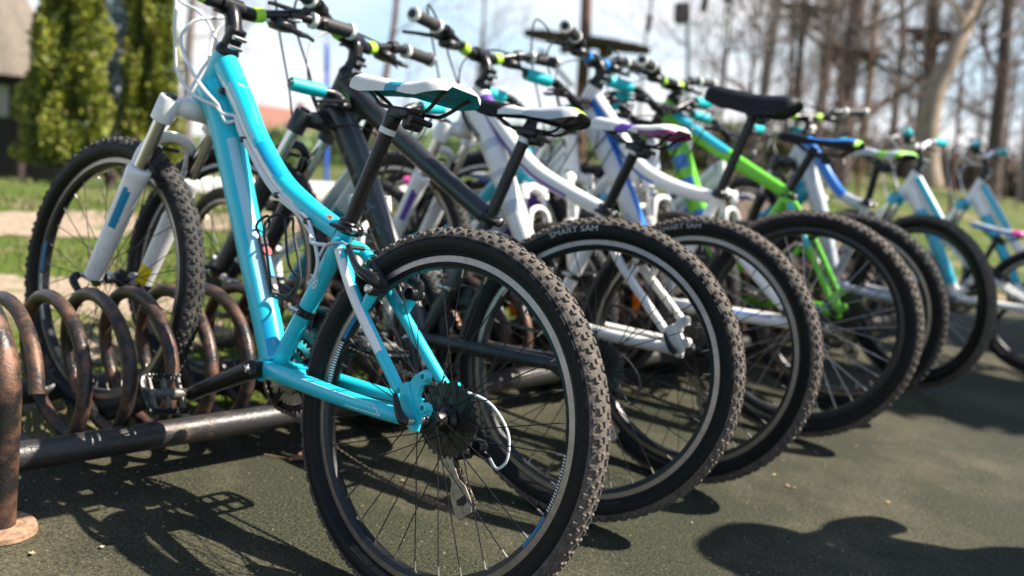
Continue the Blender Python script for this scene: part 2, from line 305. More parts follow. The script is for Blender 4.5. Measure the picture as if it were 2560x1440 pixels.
def hub_mesh(rear):
    b = MB(); l, r = (.034, .019) if rear else (.031, .031); f = .023
    P = [(.006, -.05), (.010, -.048), (.010, -r-.008), (f, -r-.003), (f, -r+.001), (.014, -r+.006), (.0125, 0), (.014, l-.006), (f, l-.001), (f, l+.003), (.013, l+.005), (.012, .046), (.006, .05)]
    b.lathe(P, seg=28, m=0); b.lathe([(.0130, -.008), (.0136, -.006), (.0136, .010), (.0130, .012)], seg=24, m=1); b.lathe([(.0045, -.064), (.0045, .066)], seg=12, m=1); b.lathe([(.009, .048), (.009, .058), (.006, .058)], seg=16, m=1)
    return b.mesh('hub', [BMET, STEEL])
def cassette_mesh():
    b = MB()
    for k in range(8):
        T = 11+k*3; r = T*.00205; y = -.0475+k*.0036; pts = []
        for i in range(T):
            a = 2*math.pi*i/T; s = 2*math.pi/T
            for da, rr in ((-.28, r-.0025), (-.1, r+.0022), (.1, r+.0022), (.28, r-.0025)): pts.append(((rr)*math.cos(a+da*s), (rr)*math.sin(a+da*s)))
        b.plate(pts, (0, y, 0), (1, 0, 0), (0, 0, 1), .0018)
    b.lathe([(.014, -.05), (.014, -.02)], seg=20, caps=True)
    return b.mesh('cassette', mat('dark_cog', (.045, .042, .040), .35, .8, c2=(.10, .09, .08), sc_=90., lo=.5, hi=.8), ang=30)
def text_mesh(name, body, size, m, depth=0., fit=None):
    cu = bpy.data.curves.new(name, 'FONT'); cu.body = body; cu.size = size; cu.align_x = 'CENTER'; cu.align_y = 'CENTER'; cu.extrude = depth; cu.resolution_u = 3
    o = bpy.data.objects.new(name, cu); col.objects.link(o); dg = bpy.context.evaluated_depsgraph_get(); dg.update()
    me = bpy.data.meshes.new_from_object(o.evaluated_get(dg)); bpy.data.objects.remove(o); bpy.data.curves.remove(cu)
    me.materials.clear(); me.materials.append(m); return me
def arc_text(body, size, radius, y, th, m, bold=1.):
    """print lying on the left sidewall, reading along the wheel with its top outwards"""
    me = text_mesh('tyre_print', body, size, m)
    bm_ = bmesh.new(); bm_.from_mesh(me); bmesh.ops.subdivide_edges(bm_, edges=[e for e in bm_.edges if e.calc_length() > size*.3], cuts=2); bm_.to_mesh(me); bm_.free()
    for v in me.vertices:
        a = th-v.co.x*bold/radius; rr = radius+v.co.y
        # sidewall bulges: follow the tyre's section
        q = (rr-.3047)/.0258; yy = .0258*math.sqrt(max(0, 1-q*q))+.0006
        v.co = (-rr*math.cos(a), yy, rr*math.sin(a))
    return me
# the wheel spins the other way round here: angle 0 points backwards (-X), 90 degrees up
def wheel(parent, name, loc, rear, kind='dusty', steer=None, spin=0., blue=False, silver=True, dark=True, prints=(), reflectors=(), scale=1., Ro=.335, rimrot=0.):
    w_ = ob(name, None, parent); w_.empty_display_size = .05
    m4 = M.Translation(loc)
    if steer is not None: m4 = m4@steer
    if scale != 1: m4 = m4@M.Scale(scale, 4)
    w_.matrix_local = m4
    rim = .286*Ro/.335
    RS = M.Rotation(spin, 4, 'Y')
    ob('tyre', cached(('tyre', kind, Ro), lambda: tyre_mesh(kind, Ro, .027, rim)), w_, RS)
    ob('rim', cached(('rim', blue, silver, Ro), lambda: rim_mesh(rim, blue, silver)), w_, M.Rotation(rimrot, 4, 'Y'))
    ob('hub', cached(('hub', rear), lambda: hub_mesh(rear)), w_)
    l, r = (.034, -.019) if rear else (.031, -.031)
    for side, fy, off in ((0, l, 0.), (1, r, 11.25)):
        for sg in (1, -1):
            me = cached(('spoke', fy, sg, dark, Ro), lambda: spoke_mesh(.021, fy, sg*R(67.5), rim, dark))
            for k in range(8): ob('spoke', me, w_, M.Rotation(spin+R(off+45*k+(22.5 if sg < 0 else 0)), 4, 'Y'))
    if rear: ob('cassette', cached('cassette', cassette_mesh), w_)
    for body, size, th in prints: ob('tyre_print', arc_text(body, size, .3055, 0, R(th), TYREW, 1.25), w_)
    for a in reflectors:
        b = MB(); b.box((.19*math.cos(R(a)), .012, .19*math.sin(R(a))), (.062, .008, .03), rotm((-math.sin(R(a)), 0, math.cos(R(a))), (0, 1, 0), (math.cos(R(a)), 0, math.sin(R(a)))), 0, .25)
        ob('wheel_reflector', b.mesh('wheel_reflector', ORANGE), w_)
    return w_
# ---------------------------------------------------------------- bicycles (local: x forward, y left, z up, origin = rear contact)
YL = (0, 1, 0)
def p3(x, z, y=0.): return (x, y, z)
SAD_S = np.linspace(0, 1, 44)
def saddle(parent, pos, tilt, top_fn, under, rails=BMET, length=.285, wide=1., cover=False):
    """pos = clamp point below the saddle (x, z); the shell runs from nose (+x) to tail"""
    s = SAD_S
    wv = np.interp(s, [0, .03, .08, .2, .4, .55, .68, .8, .9, .97, 1], [.004, .013, .0185, .021, .024, .032, .047, .062, .069, .060, .044])*wide
    tz = np.interp(s, [0, .03, .1, .3, .5, .7, .85, .95, 1], [-.006, .006, .012, .010, .007, .012, .020, .021, .012])
    ez = np.interp(s, [0, .05, .15, .35, .5, .65, .8, .92, 1], [-.016, -.022, -.026, -.020, -.016, -.020, -.022, -.014, -.004])
    if cover: tz = tz+np.interp(s, [0, .2, .6, 1], [.010, .007, .002, -.006]); ez = ez-np.interp(s, [0, .25, .55, .8, 1], [.006, .014, .034, .022, .0]); wv = wv+np.interp(s, [0, .1, .6, 1], [.012, .013, .012, .004])
    if not cover: ez = ez+.006
    n = 28; rings = []
    for i, q in enumerate(s):
        x = length*(.60-q); a = np.linspace(0, np.pi, n//2+1)
        yy = wv[i]*np.sign(np.cos(a))*np.abs(np.cos(a))**.75; zz = ez[i]+(tz[i]-ez[i])*np.abs(np.sin(a))**.55-.004*(np.abs(yy)/(wv[i]+1e-6))**2
        dip = .004*np.exp(-(yy/.012)**2)*(1 if .4 < q < .97 and not cover else 0); zz = zz-dip
        bot = np.linspace(-1, 1, n//2+1)[1:-1]
        rings.append(np.vstack([np.stack([np.full_like(yy, x), yy, zz], 1), np.stack([np.full_like(bot, x), bot*wv[i]*.93, np.full_like(bot, ez[i]+.005)-.0*bot], 1)]))
    G = np.array(rings); ns = G.shape[1]; h = n//2
    def mf(u, v):
        j = u/360*ns
        if j > h: return len(top_fn.mats)-1
        return top_fn(v, j/h)
    c, sn = math.cos(tilt), math.sin(tilt)
    root = ob('saddle', None, parent); root.matrix_local = M.Translation((pos[0], 0, pos[1]))@M.Rotation(-tilt, 4, 'Y')
    b = MB(); b.grid(G, True, False, 0, True, mf); sh = ob('saddle_cover', b.mesh('saddle_cover', top_fn.mats, ang=50), root)
    b = MB()
    for y in (-.021, .021):
        P = spline([(.125, y*.45, -.012), (.085, y*.8, -.030), (.055, y, -.043), (-.02, y, -.043), (-.055, y*1.05, -.040), (-.088, y*1.5, -.012), (-.10, y*1.6, -.004)], 6)
        b.tube(P, .0036, 8)
    ob('saddle_rail', b.mesh('saddle_rail', rails), root)
    b = MB(); b.box((.01, 0, -.050), (.052, .05, .020), None, 0, .25); b.box((-.01, 0, -.065), (.034, .036, .024), None, 0, .3); b.lathe([(.006, -.028), (.006, .028)], (-.026, 0, -.058), YL, 10, caps=True); ob('seat_clamp', b.mesh('seat_clamp', BMET), root)
    return root
def topfn(mats, fn):
    f = lambda v, w_: fn(v, w_); f.mats = mats; return f
def crank_set(parent, bb, ang, white=False, ptilt=-25):
    g = ob('crankset', None, parent); g.matrix_local = M.Translation((bb[0], 0, bb[1])); cm = BMET if not white else WHITE
    for side in (1, -1):
        a = R(ang) if side == 1 else R(ang+180); d = np.array([math.cos(a), 0, math.sin(a)]); k = np.array([-math.sin(a), 0, math.cos(a)]); b = MB()
        y0, y1 = side*.058, side*.072
        P = spline([d*-.012+[0, y0, 0], d*.0+[0, y0, 0], d*.06+[0, y0+side*.006, 0], d*.13+[0, y1, 0], d*.170+[0, y1, 0], d*.182+[0, y1, 0]], 5)
        b.tube(P, [.008, .020, .0175, .0150, .0150, .007], 14, 0, True, YL, 1.); b.lathe([(.008, -.0125), (.0085, .0), (.0085, .0115), (.005, .0125)], (0, y0+side*.006, 0), (0, side, 0), 14, 1, caps=True)
        b.lathe([(.0165, 0), (.0165, .026), (.013, .028)], (0, side*.034, 0), (0, side, 0), 18, 0, caps=True)
        arm = ob('crank_arm', b.mesh('crank_arm', [cm, STEEL]), g)
        pb = MB(); pc = d*.171+np.array([0, side*.085, 0]); pr = ob('pedal', None, g); tilt = R(ptilt if side == 1 else -12)
        pr.matrix_local = M.Translation(tuple(pc))@M.Rotation(tilt, 4, 'Y')
        def ped():
            q = MB(); q.lathe([(.0055, -.012), (.0075, .0), (.011, .004), (.012, .028), (.009, .05), (.0105, .078), (.006, .084)], (0, 0, 0), YL, 14, 0, caps=True)
            for x in (-.017, .017):
                for y in (.012, .046, .078): q.box((x, y, 0), (.032, .008, .012), None, 0, .2)
            return q.mesh('pedal_body', mat('pedal_alloy', (.10, .095, .088), .5, .5, c2=(.24, .21, .17), sc_=70., lo=.5, hi=.8))
        def cage():
            q = MB()
            P = spline([(-.034, .004, 0), (-.037, .012, 0), (-.037, .07, 0), (-.030, .088, 0), (0, .092, 0), (.030, .088, 0), (.037, .07, 0), (.037, .012, 0), (.034, .004, 0)], 5)
            q.tube(P, .0022, 6, 0, True, (0, 0, 1), 3.0)
            for x in (-.037, .037):
                for y in np.arange(.012, .085, .0085):
                    for z in (-.008, .008): q.box((x, y, z), (.004, .004, .006), None, 0, 0)
            return q.mesh('pedal_cage', mat('worn_cage', (.02, .02, .02), .4, .5, c2=(.32, .30, .27), sc_=60., lo=.55, hi=.7))
        S = M.Scale(side, 4, YL) if side < 0 else M.Identity(4)
        ob('pedal_body', cached(('ped', white), ped), pr, S); ob('pedal_cage', cached('pcage', cage), pr, S)
    def rings():
        b = MB()
        for T, y, m_ in ((42, -.049, 0), (32, -.042, 1), (22, -.035, 1)):
            r = T*.00203; pts = []
            for i in range(T):
                a = 2*math.pi*i/T; s = 2*math.pi/T
                for da, rr in ((-.3, r-.003), (-.1, r+.003), (.1, r+.003), (.3, r-.003)): pts.append((rr*math.cos(a+da*s), rr*math.sin(a+da*s)))
            inner = [((r-.016)*math.cos(t), (r-.016)*math.sin(t)) for t in np.linspace(0, 2*math.pi, len(pts), endpoint=False)]
            n = len(pts); v = []
            for yy in (y-.001, y+.001): v += [(x, yy, z) for x, z in pts]+[(x, yy, z) for x, z in inner]
            f = []
            for i in range(n):
                j = (i+1) % n; f += [(i, j, n+j, n+i), (2*n+j, 2*n+i, 3*n+i, 3*n+j), (j, i, 2*n+i, 2*n+j), (n+i, n+j, 3*n+j, 3*n+i)]
            b.add(v, f, m_)
        for k in range(5):
            a = k*1.2566; b.box((.04*math.cos(a), -.043, .04*math.sin(a)), (.085, .006, .016), rotm((math.cos(a), 0, math.sin(a)), (0, 1, 0), (-math.sin(a), 0, math.cos(a))), 0, .2)
        return b.mesh('chainring', [BMET, STEEL], ang=30)
    ob('chainring', cached('chainring', rings), g)
    return g
def chain_mesh(path):
    P = np.asarray(path, float); d = np.r_[0, np.cumsum(np.linalg.norm(np.diff(P, axis=0), axis=1))]; n = int(d[-1]/.0127)
    q = np.stack([np.interp(np.linspace(0, d[-1], n), d, P[:, i]) for i in range(3)], 1); b = MB(); out = []
    for t in np.linspace(0, 2*np.pi, 9, endpoint=False): pass
    for i in range(n-1):
        a, e = q[i], q[i+1]; x = nrm(e-a); y = nrm(np.array([0, 1., 0])-x*x[1]); z = np.cross(x, y); c = (a+e)/2; wd = .0052 if i % 2 else .0032
        for sg in (-1, 1):
            h = .0042; L_ = .0064+.003
            pts = [(-L_, 0), (-L_+.002, h), (-L_*.45, h), (0, h*.6), (L_*.45, h), (L_-.002, h), (L_, 0), (L_-.002, -h), (L_*.45, -h), (0, -h*.6), (-L_*.45, -h), (-L_+.002, -h)]
            b.plate(pts, c+y*sg*wd*.5, x, z, .0011)
        b.lathe([(.0038, -.0016), (.0038, .0016)], a, y, 6, caps=True)
    return b.mesh('chain', GRIME, smooth=False)
def derailleur(parent, cable_path=None, cmat=CABLE):
    g = ob('rear_derailleur', None, parent)
    b = MB(); b.tube(spline([(-.008, -.066, .325), (-.016, -.078, .305), (-.012, -.085, .285)], 5), [.010, .013, .011], 10)
    b.box((-.026, -.088, .292), (.042, .020, .030), None, 0, .3); b.box((-.004, -.075, .272), (.05, .028, .022), rotm((.9, 0, -.43), (0, 1, 0), (.43, 0, .9)), 0, .3); b.lathe([(.012, -.012), (.014, 0), (.010, .014)], (.012, -.072, .272), YL, 14, caps=True)
    b.tube([(-.040, -.088, .286), (-.058, -.088, .284)], [.006, .004], 8)
    ob('derailleur_body', b.mesh('derailleur_body', BMET), g)
    A = np.array([.020, 0, .272]); Z = np.array([-.052, 0, .192]); d = nrm(Z-A); k = np.array([-d[2], 0, d[0]]); ln = np.linalg.norm(Z-A); b = MB()
    out = [(-.010, -.008), (-.012, .004), (-.004, .012), (.02, .013), (.045, .006), (.06, .008), (.078, .020), (ln+.006, .024), (ln+.016, .010), (ln+.014, -.012), (ln, -.020), (.075, -.018), (.06, -.010), (.035, -.010), (.012, -.014)]
    for y in (-.0585,): b.plate(out, A+[0, y, 0], d, k, .0022)
    b.plate(out, A+[0, -.069, 0], d, k, .002)
    rib = [(.02, .004), (.062, -.003), (.064, .003), (.02, .008)]; b.plate(rib, A+[0, -.0570, 0], d, k, .0016)
    b.box(Z+d*.010+k*.018+[0, -.064, 0], (.014, .014, .010), rotm(d, (0, 1, 0), k), 0, .2)
    ob('derailleur_cage', b.mesh('derailleur_cage', ALU, ang=25), g)
    b = MB(); b.plate([(-.006, -.010), (.006, -.012), (.010, 0), (.004, .012), (-.004, .009)], Z-d*.012+[0, -.0569, 0], d, k, .0012); b.plate([(.014*math.cos(t)*(1 if i % 2 else 1.15), .014*math.sin(t)*(1 if i % 2 else 1.15)) for i, t in enumerate(np.linspace(0, 6.283, 22, endpoint=False))], Z+[0, -.064, 0], d, k, .004); b.plate([(.014*math.cos(t)*(1 if i % 2 else 1.15), .014*math.sin(t)*(1 if i % 2 else 1.15)) for i, t in enumerate(np.linspace(0, 6.283, 22, endpoint=False))], A+d*.012+[0, -.064, 0], d, k, .004)
    ob('jockey_wheel', b.mesh('jockey_wheel', BPL, smooth=False), g)
    if cable_path is None: cable_path = [(.055, -.066, .362), (.02, -.078, .378), (-.03, -.092, .372), (-.075, -.10, .335), (-.088, -.10, .290), (-.075, -.095, .268), (-.058, -.089, .282)]
    b = MB(); b.tube(spline(cable_path, 6), .0025, 8); ob('shift_cable', b.mesh('shift_cable', cmat), g)
    return Z, A+d*.012
def vbrake(parent, piv, top, lat, front=False):
    g = ob('front_brake' if front else 'rear_brake', None, parent)
    for sg in (1, -1):
        b = MB(); P = spline([(piv[0], sg*lat, piv[1]-.008), (piv[0]+.002, sg*(lat+.012), piv[1]+.012), ((piv[0]*.55+top[0]*.45), sg*(lat+.012), piv[1]*.55+top[1]*.45), (top[0], sg*(lat-.012), top[1])], 6)
        b.tube(P, [.010, .0105, .0065, .0055], 10, 0, True, YL, 1.15); b.lathe([(.011, -.012), (.0125, .0), (.0115, .016), (.006, .018)], (piv[0], sg*lat, piv[1]-.004), (0, sg, 0), 16, 0, caps=True)
        b.lathe([(.008, 0), (.008, .006), (.005, .009)], (piv[0], sg*(lat+.018), piv[1]-.004), (0, sg, 0), 10, 1, caps=True)
        pad = np.array([piv[0]+.028*(1 if not front else -1), sg*.0215, piv[1]+.022]); b.box(pad, (.058, .010, .012), rotm(*( (nrm((.75, 0, .66)), (0, 1, 0), nrm((-.66, 0, .75))))), 2, .2); b.lathe([(.005, 0), (.005, .02), (.007, .021), (.007, .03)], pad, (0, sg, 0), 10, 1, caps=True)
        ob('brake_arm', b.mesh('brake_arm', [BMET, STEEL, RUB]), g)
    b = MB(); b.tube(spline([(top[0]+.035, lat+.02, top[1]-.030), (top[0]+.03, lat+.012, top[1]-.006), (top[0]+.008, lat-.002, top[1]+.004), (top[0], lat-.015, top[1])], 5), .003, 8, 0)
    b.tube([(top[0], lat-.012, top[1]), (top[0], -.004, top[1]+.001)], [.0045, .0045], 8, 1); b.tube([(top[0], -.004, top[1]+.001), (top[0], -lat+.01, top[1])], .0014, 6, 0); ob('brake_noodle', b.mesh('brake_noodle', [STEEL, RUB]), g)
    return g
def fork(parent, S, mats, steer):
    """mats: crown, lower leg, decal"""
    g = ob('fork', None, parent); hb = np.array(S['ht'][1]); A = np.array([.882, .752]); Bq = np.array([1.026, .338]); dl = nrm(np.r_[Bq-A]); d3 = np.array([dl[0], 0, dl[1]]); lat = .065
    sh = hb-np.array([.853, .785]); A = A+sh*.8
    front = S['front']; Bq = Bq+np.array([front[0]-1.063, front[1]-.338])
    dl = nrm(Bq-A); d3 = np.array([dl[0], 0, dl[1]]); ln = np.linalg.norm(Bq-A)
    P_ = lambda t, y=0., f_=0.: np.array([A[0], y, A[1]])+d3*t+np.array([-d3[2], 0, d3[0]])*f_
    b = MB()
    cp = spline([P_(.004, lat), P_(-.006, lat*.62), np.array([hb[0]+.006, .02, hb[1]-.022]), np.array([hb[0]+.006, -.02, hb[1]-.022]), P_(-.006, -lat*.62), P_(.004, -lat)], 6)
    b.tube(cp, [.015, .019, .025, .025, .019, .015], 14, 0, True, None, 1.)
    for y in (lat, -lat): b.tube([P_(-.026, y), P_(-.022, y), P_(.03, y), P_(.032, y)], [.021, .0235, .0235, .020], 18, 0)
    b.lathe([(.024, 0), (.026, .012), (.026, .024)], (hb[0]+.008, 0, hb[1]-.022), nrm((-.366, 0, .93)), 20, 0, caps=True)
    ob('fork_crown', b.mesh('fork_crown', [mats[0]]), g)
    b = MB()
    for y in (lat, -lat): b.lathe([(.012, 0), (.013, .006), (.008, .008)], P_(-.026, y), -d3, 12, 0, caps=True)
    ob('suspension_knob', b.mesh('suspension_knob', BPL), g)
    for y in (lat, -lat):
        b = MB(); b.tube([P_(.03, y), P_(.155, y)], .0145, 18); ob('stanchion', b.mesh('stanchion', CHROME), g)
        b = MB(); e = ln-.008
        def mf(u, v, y=y):
            if len(mats) > 2 and y > 0:
                uu = (u+180) % 360-180
                if 14 < uu < 62 and .20 < v < .52: return 1
                if 18 < uu < 48 and .155 < v < .18: return 1
            if len(mats) > 3 and y < 0 and v > .84 and (u < 70 or u > 290): return 2
            return 0
        b.tube(np.array([P_(t, y, -.004*((t-.15)/e)) for t in np.r_[.150, .151, .158, np.linspace(.168, e, 40)]]), [.0245, .0275, .0258]+[.025]*2+list(np.linspace(.0245, .0205, 14))+[.0205], 40, 0, True, YL, 1., mf)
        b.plate([(-.016, -.012), (-.002, -.016), (.012, -.012), (.018, 0), (.012, .012), (-.002, .014), (-.018, .008)], np.array([front[0]-.012, y*.86, front[1]+.006]), (1, 0, 0), (0, 0, 1), .009, 0)
        ob('fork_leg', b.mesh('fork_leg', [mats[1], mats[2] if len(mats) > 2 else mats[1], mats[3] if len(mats) > 3 else mats[1]], ang=50), g)
    b = MB(); fo = .022
    b.tube(spline([P_(.20, lat, fo*.6), P_(.13, lat*.97, fo), P_(.085, lat*.72, fo), P_(.068, 0, fo), P_(.085, -lat*.72, fo), P_(.13, -lat*.97, fo), P_(.20, -lat, fo*.6)], 7), [.010, .012, .0125, .012, .0125, .012, .010], 12, 0, True, None, 1.)
    ob('fork_arch', b.mesh('fork_arch', [mats[1]]), g)
    b = MB(); b.tube([(front[0], lat+.012, front[1]), (front[0], -lat-.01, front[1])], .005, 10, 1); ob('axle', b.mesh('axle', [BMET, STEEL]), g); b = MB(); b.tube(spline([(front[0], lat+.012, front[1]), (front[0]-.01, lat+.026, front[1]-.012), (front[0]-.05, lat+.024, front[1]-.034), (front[0]-.075, lat+.018, front[1]-.03)], 5), [.009, .010, .007, .004], 10, 0)
    ob('quick_release', b.mesh('quick_release', [BMET, STEEL]), g)
    return g
def cockpit(parent, S, ringm, gripm, endm, barm=None, cmat=CABLE, white_lever=False):
    g = ob('handlebar', None, parent); barm = barm or BMET; bc = np.array(S['bar']); ht = np.array(S['ht'][0]); ax = np.array([-.366, 0, .93])
    h3 = np.array([ht[0], 0, ht[1]]); sp = h3+ax*.004; tp = h3+ax*S.get('stack', .055); st = ob('stem', None, parent)
    b = MB(); b.lathe([(.0255, -.002), (.0265, .006), (.0225, .016), (.0185, .024), (.0185, S.get('stack', .055))], h3, ax, 24, 0, caps=True)
    ctr = np.array([bc[0], 0, bc[1]]); b.tube(spline([tp-ax*.022+np.array([-.004, 0, 0]), tp-ax*.018, lerp(tp, ctr, .5), ctr-nrm(ctr-tp)*.006], 5), [.012, .0195, .0175, .0195], 16, 0, True, YL)
    b.tube([tp-ax*.045, tp+ax*.004], .0205, 20, 0); b.tube([ctr+[0, -.026, 0], ctr+[0, .026, 0]], .0215, 18, 0)
    for z in (-.012, -.034): b.tube([tp+ax*z+np.array([-.019, -.016, -.006]), tp+ax*z+np.array([-.019, .016, -.006])], .0052, 10, 1)
    for y in (-.018, .018):
        for q in (-.015, .015): b.tube([ctr+np.array([.018, y, q]), ctr+np.array([.025, y, q])], .0045, 8, 1)
    ob('stem_body', b.mesh('stem_body', [BMET, STEEL]), st)
    rise = S.get('rise', .035); half = .5
    f_ = lambda y: np.array([bc[0]-.028*max(0, (abs(y)-.1)/.22), y, bc[1]+rise*min(1, max(0, (abs(y)-.06)/.11))**1.0*1.0+.010*max(0, (abs(y)-.17)/.15)])
    ys = np.r_[np.linspace(-.335, -.03, 22), np.linspace(.03, .335, 22)]
    b = MB(); b.tube(spline([f_(y) for y in ys], 2), np.array([.0112]*9+[.0155]*3+[.0112]*9)*S.get('grip_r', 1.), 16); ob('bar', b.mesh('bar', barm), g)
    for sg in (1, -1):
        b = MB(); b.tube([f_(sg*y) for y in np.linspace(.064, .088, 8)], [.0165, .0175, .0165, .0175, .0165, .0175, .0165], 16); ob('lime_sleeve' if ringm is LIME else 'sleeve', b.mesh('sleeve', ringm), g) if ringm else None
        b = MB(); b.tube([f_(sg*y) for y in np.linspace(.212, .33, 10)], np.array([.0162, .0168, .0165, .017, .0165, .0162])*S.get('grip_r', 1.), 18, 0)
        for y in (.218, .326): b.tube([f_(sg*(y-.0065)), f_(sg*(y-.005)), f_(sg*(y+.005)), f_(sg*(y+.0065))], [.0175, .0198, .0198, .0175], 18, 1)
        ob('grip', b.mesh('grip', [gripm, endm]), g)
        c0 = f_(sg*.165); b = MB(); b.tube([f_(sg*.152), f_(sg*.178)], .0165, 14); b.box(c0+np.array([.024, 0, -.012]), (.04, .034, .026), None, 0, .3); b.box(c0+np.array([.006, -sg*.022, -.030]), (.052, .055, .026), None, 0, .35); b.lathe([(.018, -.01), (.021, 0), (.018, .012)], c0+np.array([.004, -sg*.028, -.030]), (0, 0, 1), 16, 0, caps=True)
        b.tube(spline([c0+np.array([-.01, -sg*.01, -.034]), c0+np.array([-.032, sg*.004, -.040]), c0+np.array([-.044, sg*.02, -.040])], 4), [.006, .007, .005], 8, 0)
        ob('shifter', b.mesh('shifter', BPL), g)
        b = MB(); b.tube(spline([c0+np.array([.036, -sg*.004, -.012]), c0+np.array([.058, sg*.012, -.016]), c0+np.array([.062, sg*.05, -.020]), c0+np.array([.050, sg*.095, -.026]), c0+np.array([.052, sg*.118, -.030])], 6), [.0075, .006, .0055, .005, .0042], 8, 0, True, (0, 0, 1), .6)
        ob('brake_lever', b.mesh('brake_lever', WHITE if white_lever else BMET), g)
    b = MB(); 
    for k, P in enumerate(S['cables']): b.tube(spline(P, 8), S.get('cr', .0028), 8)
    ob('cable', b.mesh('cable', cmat), g)
    return g
def dropouts(parent, m, disc=True):
    for sg in (1, -1):
        b = MB(); y = sg*.066
        pts = [(-.014, -.014), (-.004, -.018), (.006, -.014), (.020, -.008), (.045, -.006), (.048, .010), (.034, .018), (.046, .048), (.030, .058), (.016, .040), (.004, .022), (-.008, .014), (-.014, .004)]
        b.plate(pts, (0, y, .335), (1, 0, 0), (0, 0, 1), .0075)
        if sg > 0 and disc:
            q = [(.024, .010), (.006, .004), (-.012, .008), (-.024, .016), (-.027, .026), (-.022, .034), (-.012, .035), (-.004, .030), (.004, .040), (.004, .058), (-.006, .064), (-.010, .074), (-.006, .084), (.004, .086), (.014, .078), (.022, .070), (.030, .050)]
            b.plate(q, (0, y-.004, .335), (1, 0, 0), (0, 0, 1), .010)
            for h in ((-.017, .362), (-.002, .411)): b.lathe([(.0085, -.002), (.0085, .012), (.0045, .0125), (.0045, .004)], (h[0], y-.004, h[1]), YL, 16, 0)
        ob('dropout', b.mesh('dropout', m, ang=30), parent)
def frame(parent, S):
    """S: ht (top, bottom), tt, dt, st path lists of (x, z); mats list + face functions"""
    g = ob('frame', None, parent); mats = S['mats']; F = S.get('fn', {})
    def part(name, P, r, seg=20, ell=1., key=None, n=10, mf=None):
        b = MB(); b.tube(spline([q if len(q) == 3 else (q[0], 0, q[1]) for q in P], n), r, seg, 0, True, YL, ell, mf or F.get(key)); return ob(name, b.mesh(name, mats, ang=55), g)
    t, bt = S['ht']; ax = nrm(np.array([t[0]-bt[0], 0, t[1]-bt[1]]))
    part('head_tube', [(bt[0]-ax[0]*.004, bt[1]-ax[2]*.004), (bt[0], bt[1]), lerp(bt, t, .5), t], S.get('htr', [.027, .0275, .024, .0245]), 24, 1., 'ht')
    part('top_tube', S['tt'], S['ttr'], S.get('seg', 24), S.get('tte', 1.15), 'tt', S.get('n', 12))
    part('down_tube', S['dt'], S['dtr'], S.get('seg', 24), S.get('dte', 1.15), 'dt', S.get('n', 12))
    part('seat_tube', S['st'], .0172, 20, 1., 'st')
    b = MB(); bb = S['bb']; b.lathe([(.016, -.037), (.0215, -.037), (.0225, -.033), (.0215, -.028), (.0215, .028), (.0225, .033), (.0215, .037), (.016, .037)], (bb[0], 0, bb[1]), YL, 28); ob('bottom_bracket_shell', b.mesh('bottom_bracket_shell', mats[0]), g)
    for sg in (1, -1):
        part('seat_stay', [(q[0], sg*q[2], q[1]) for q in S['ss']], S.get('ssr', [.0125, .0125, .0115, .0105]), 18, 1., 'ss' if sg > 0 else None)
        part('chain_stay', [(q[0], sg*q[2], q[1]) for q in S['cs']], [.015, .0155, .0145, .0135, .012], 18, 1.1, 'cs' if sg > 0 else None)
    s0, c0 = S['ss'], S['cs']
    bm2 = mats[S.get('bridge_mat', 0)]
    b = MB(); k = lerp(s0[0], s0[1], .55); b.tube([(k[0], -k[2], k[1]), (k[0], k[2], k[1])], .0085, 14); ob('stay_bridge', b.mesh('stay_bridge', bm2), g)
    b = MB(); b.tube([(c0[1][0]+.02, -.036, c0[1][1]), (c0[1][0]+.02, .036, c0[1][1])], .0095, 14); ob('stay_bridge', b.mesh('stay_bridge', bm2), g)
    for sg in (1, -1): b = MB(); b.tube([(S['vb'][0]+.014, sg*.052, S['vb'][1]-.040), (S['vb'][0]+.004, sg*.052, S['vb'][1]-.012)], [.009, .011], 12); ob('brake_boss', b.mesh('brake_boss', bm2), g)
    b = MB(); b.plate([(t[0]-.02, t[1]-.03), (bt[0]-.012, bt[1]+.03), (S['dt'][1][0], S['dt'][1][1]+.02), (S['tt'][1][0], S['tt'][1][1]-.012)], (0, 0, 0), (1, 0, 0), (0, 0, 1), .018)
    ob('head_gusset', b.mesh('head_gusset', bm2), g)
    dropouts(g, mats[S.get('drop_mat', 0)], S.get('disc', True))
    return g
def post(parent, a, b_, m=BMET, band=False):
    g = ob('seat_post', None, parent); b = MB(); a = np.array([a[0], 0, a[1]]); e = np.array([b_[0], 0, b_[1]]); d = nrm(e-a)
    b.tube([a, lerp(a, e, .97)], .0142, 24, 0); b.tube([lerp(a, e, .86), lerp(a, e, .88), e-d*.004, e+d*.012], [.0143, .0155, .0165, .013], 20, 0)
    if band: b.tube([lerp(a, e, .84), lerp(a, e, .885)], .0159, 24, 1)
    ob('post_tube', b.mesh('post_tube', [m, DECALW]), g)
    b = MB(); c = a+d*.012; b.tube([c-d*.012, c-d*.010, c+d*.010, c+d*.012], [.0185, .0205, .0205, .0185], 24, 0); b.box(c+np.array([-.026, 0, -.004]), (.022, .024, .022), None, 0, .25); b.tube([c+np.array([-.030, -.018, -.004]), c+np.array([-.030, .022, -.004])], .0062, 10, 1); b.tube(spline([c+np.array([-.030, .022, -.004]), c+np.array([-.020, .032, -.004]), c+np.array([.014, .030, -.002])], 5), [.007, .006, .004], 8, 0)
    ob('seat_collar', b.mesh('seat_collar', [BMET, STEEL]), g)
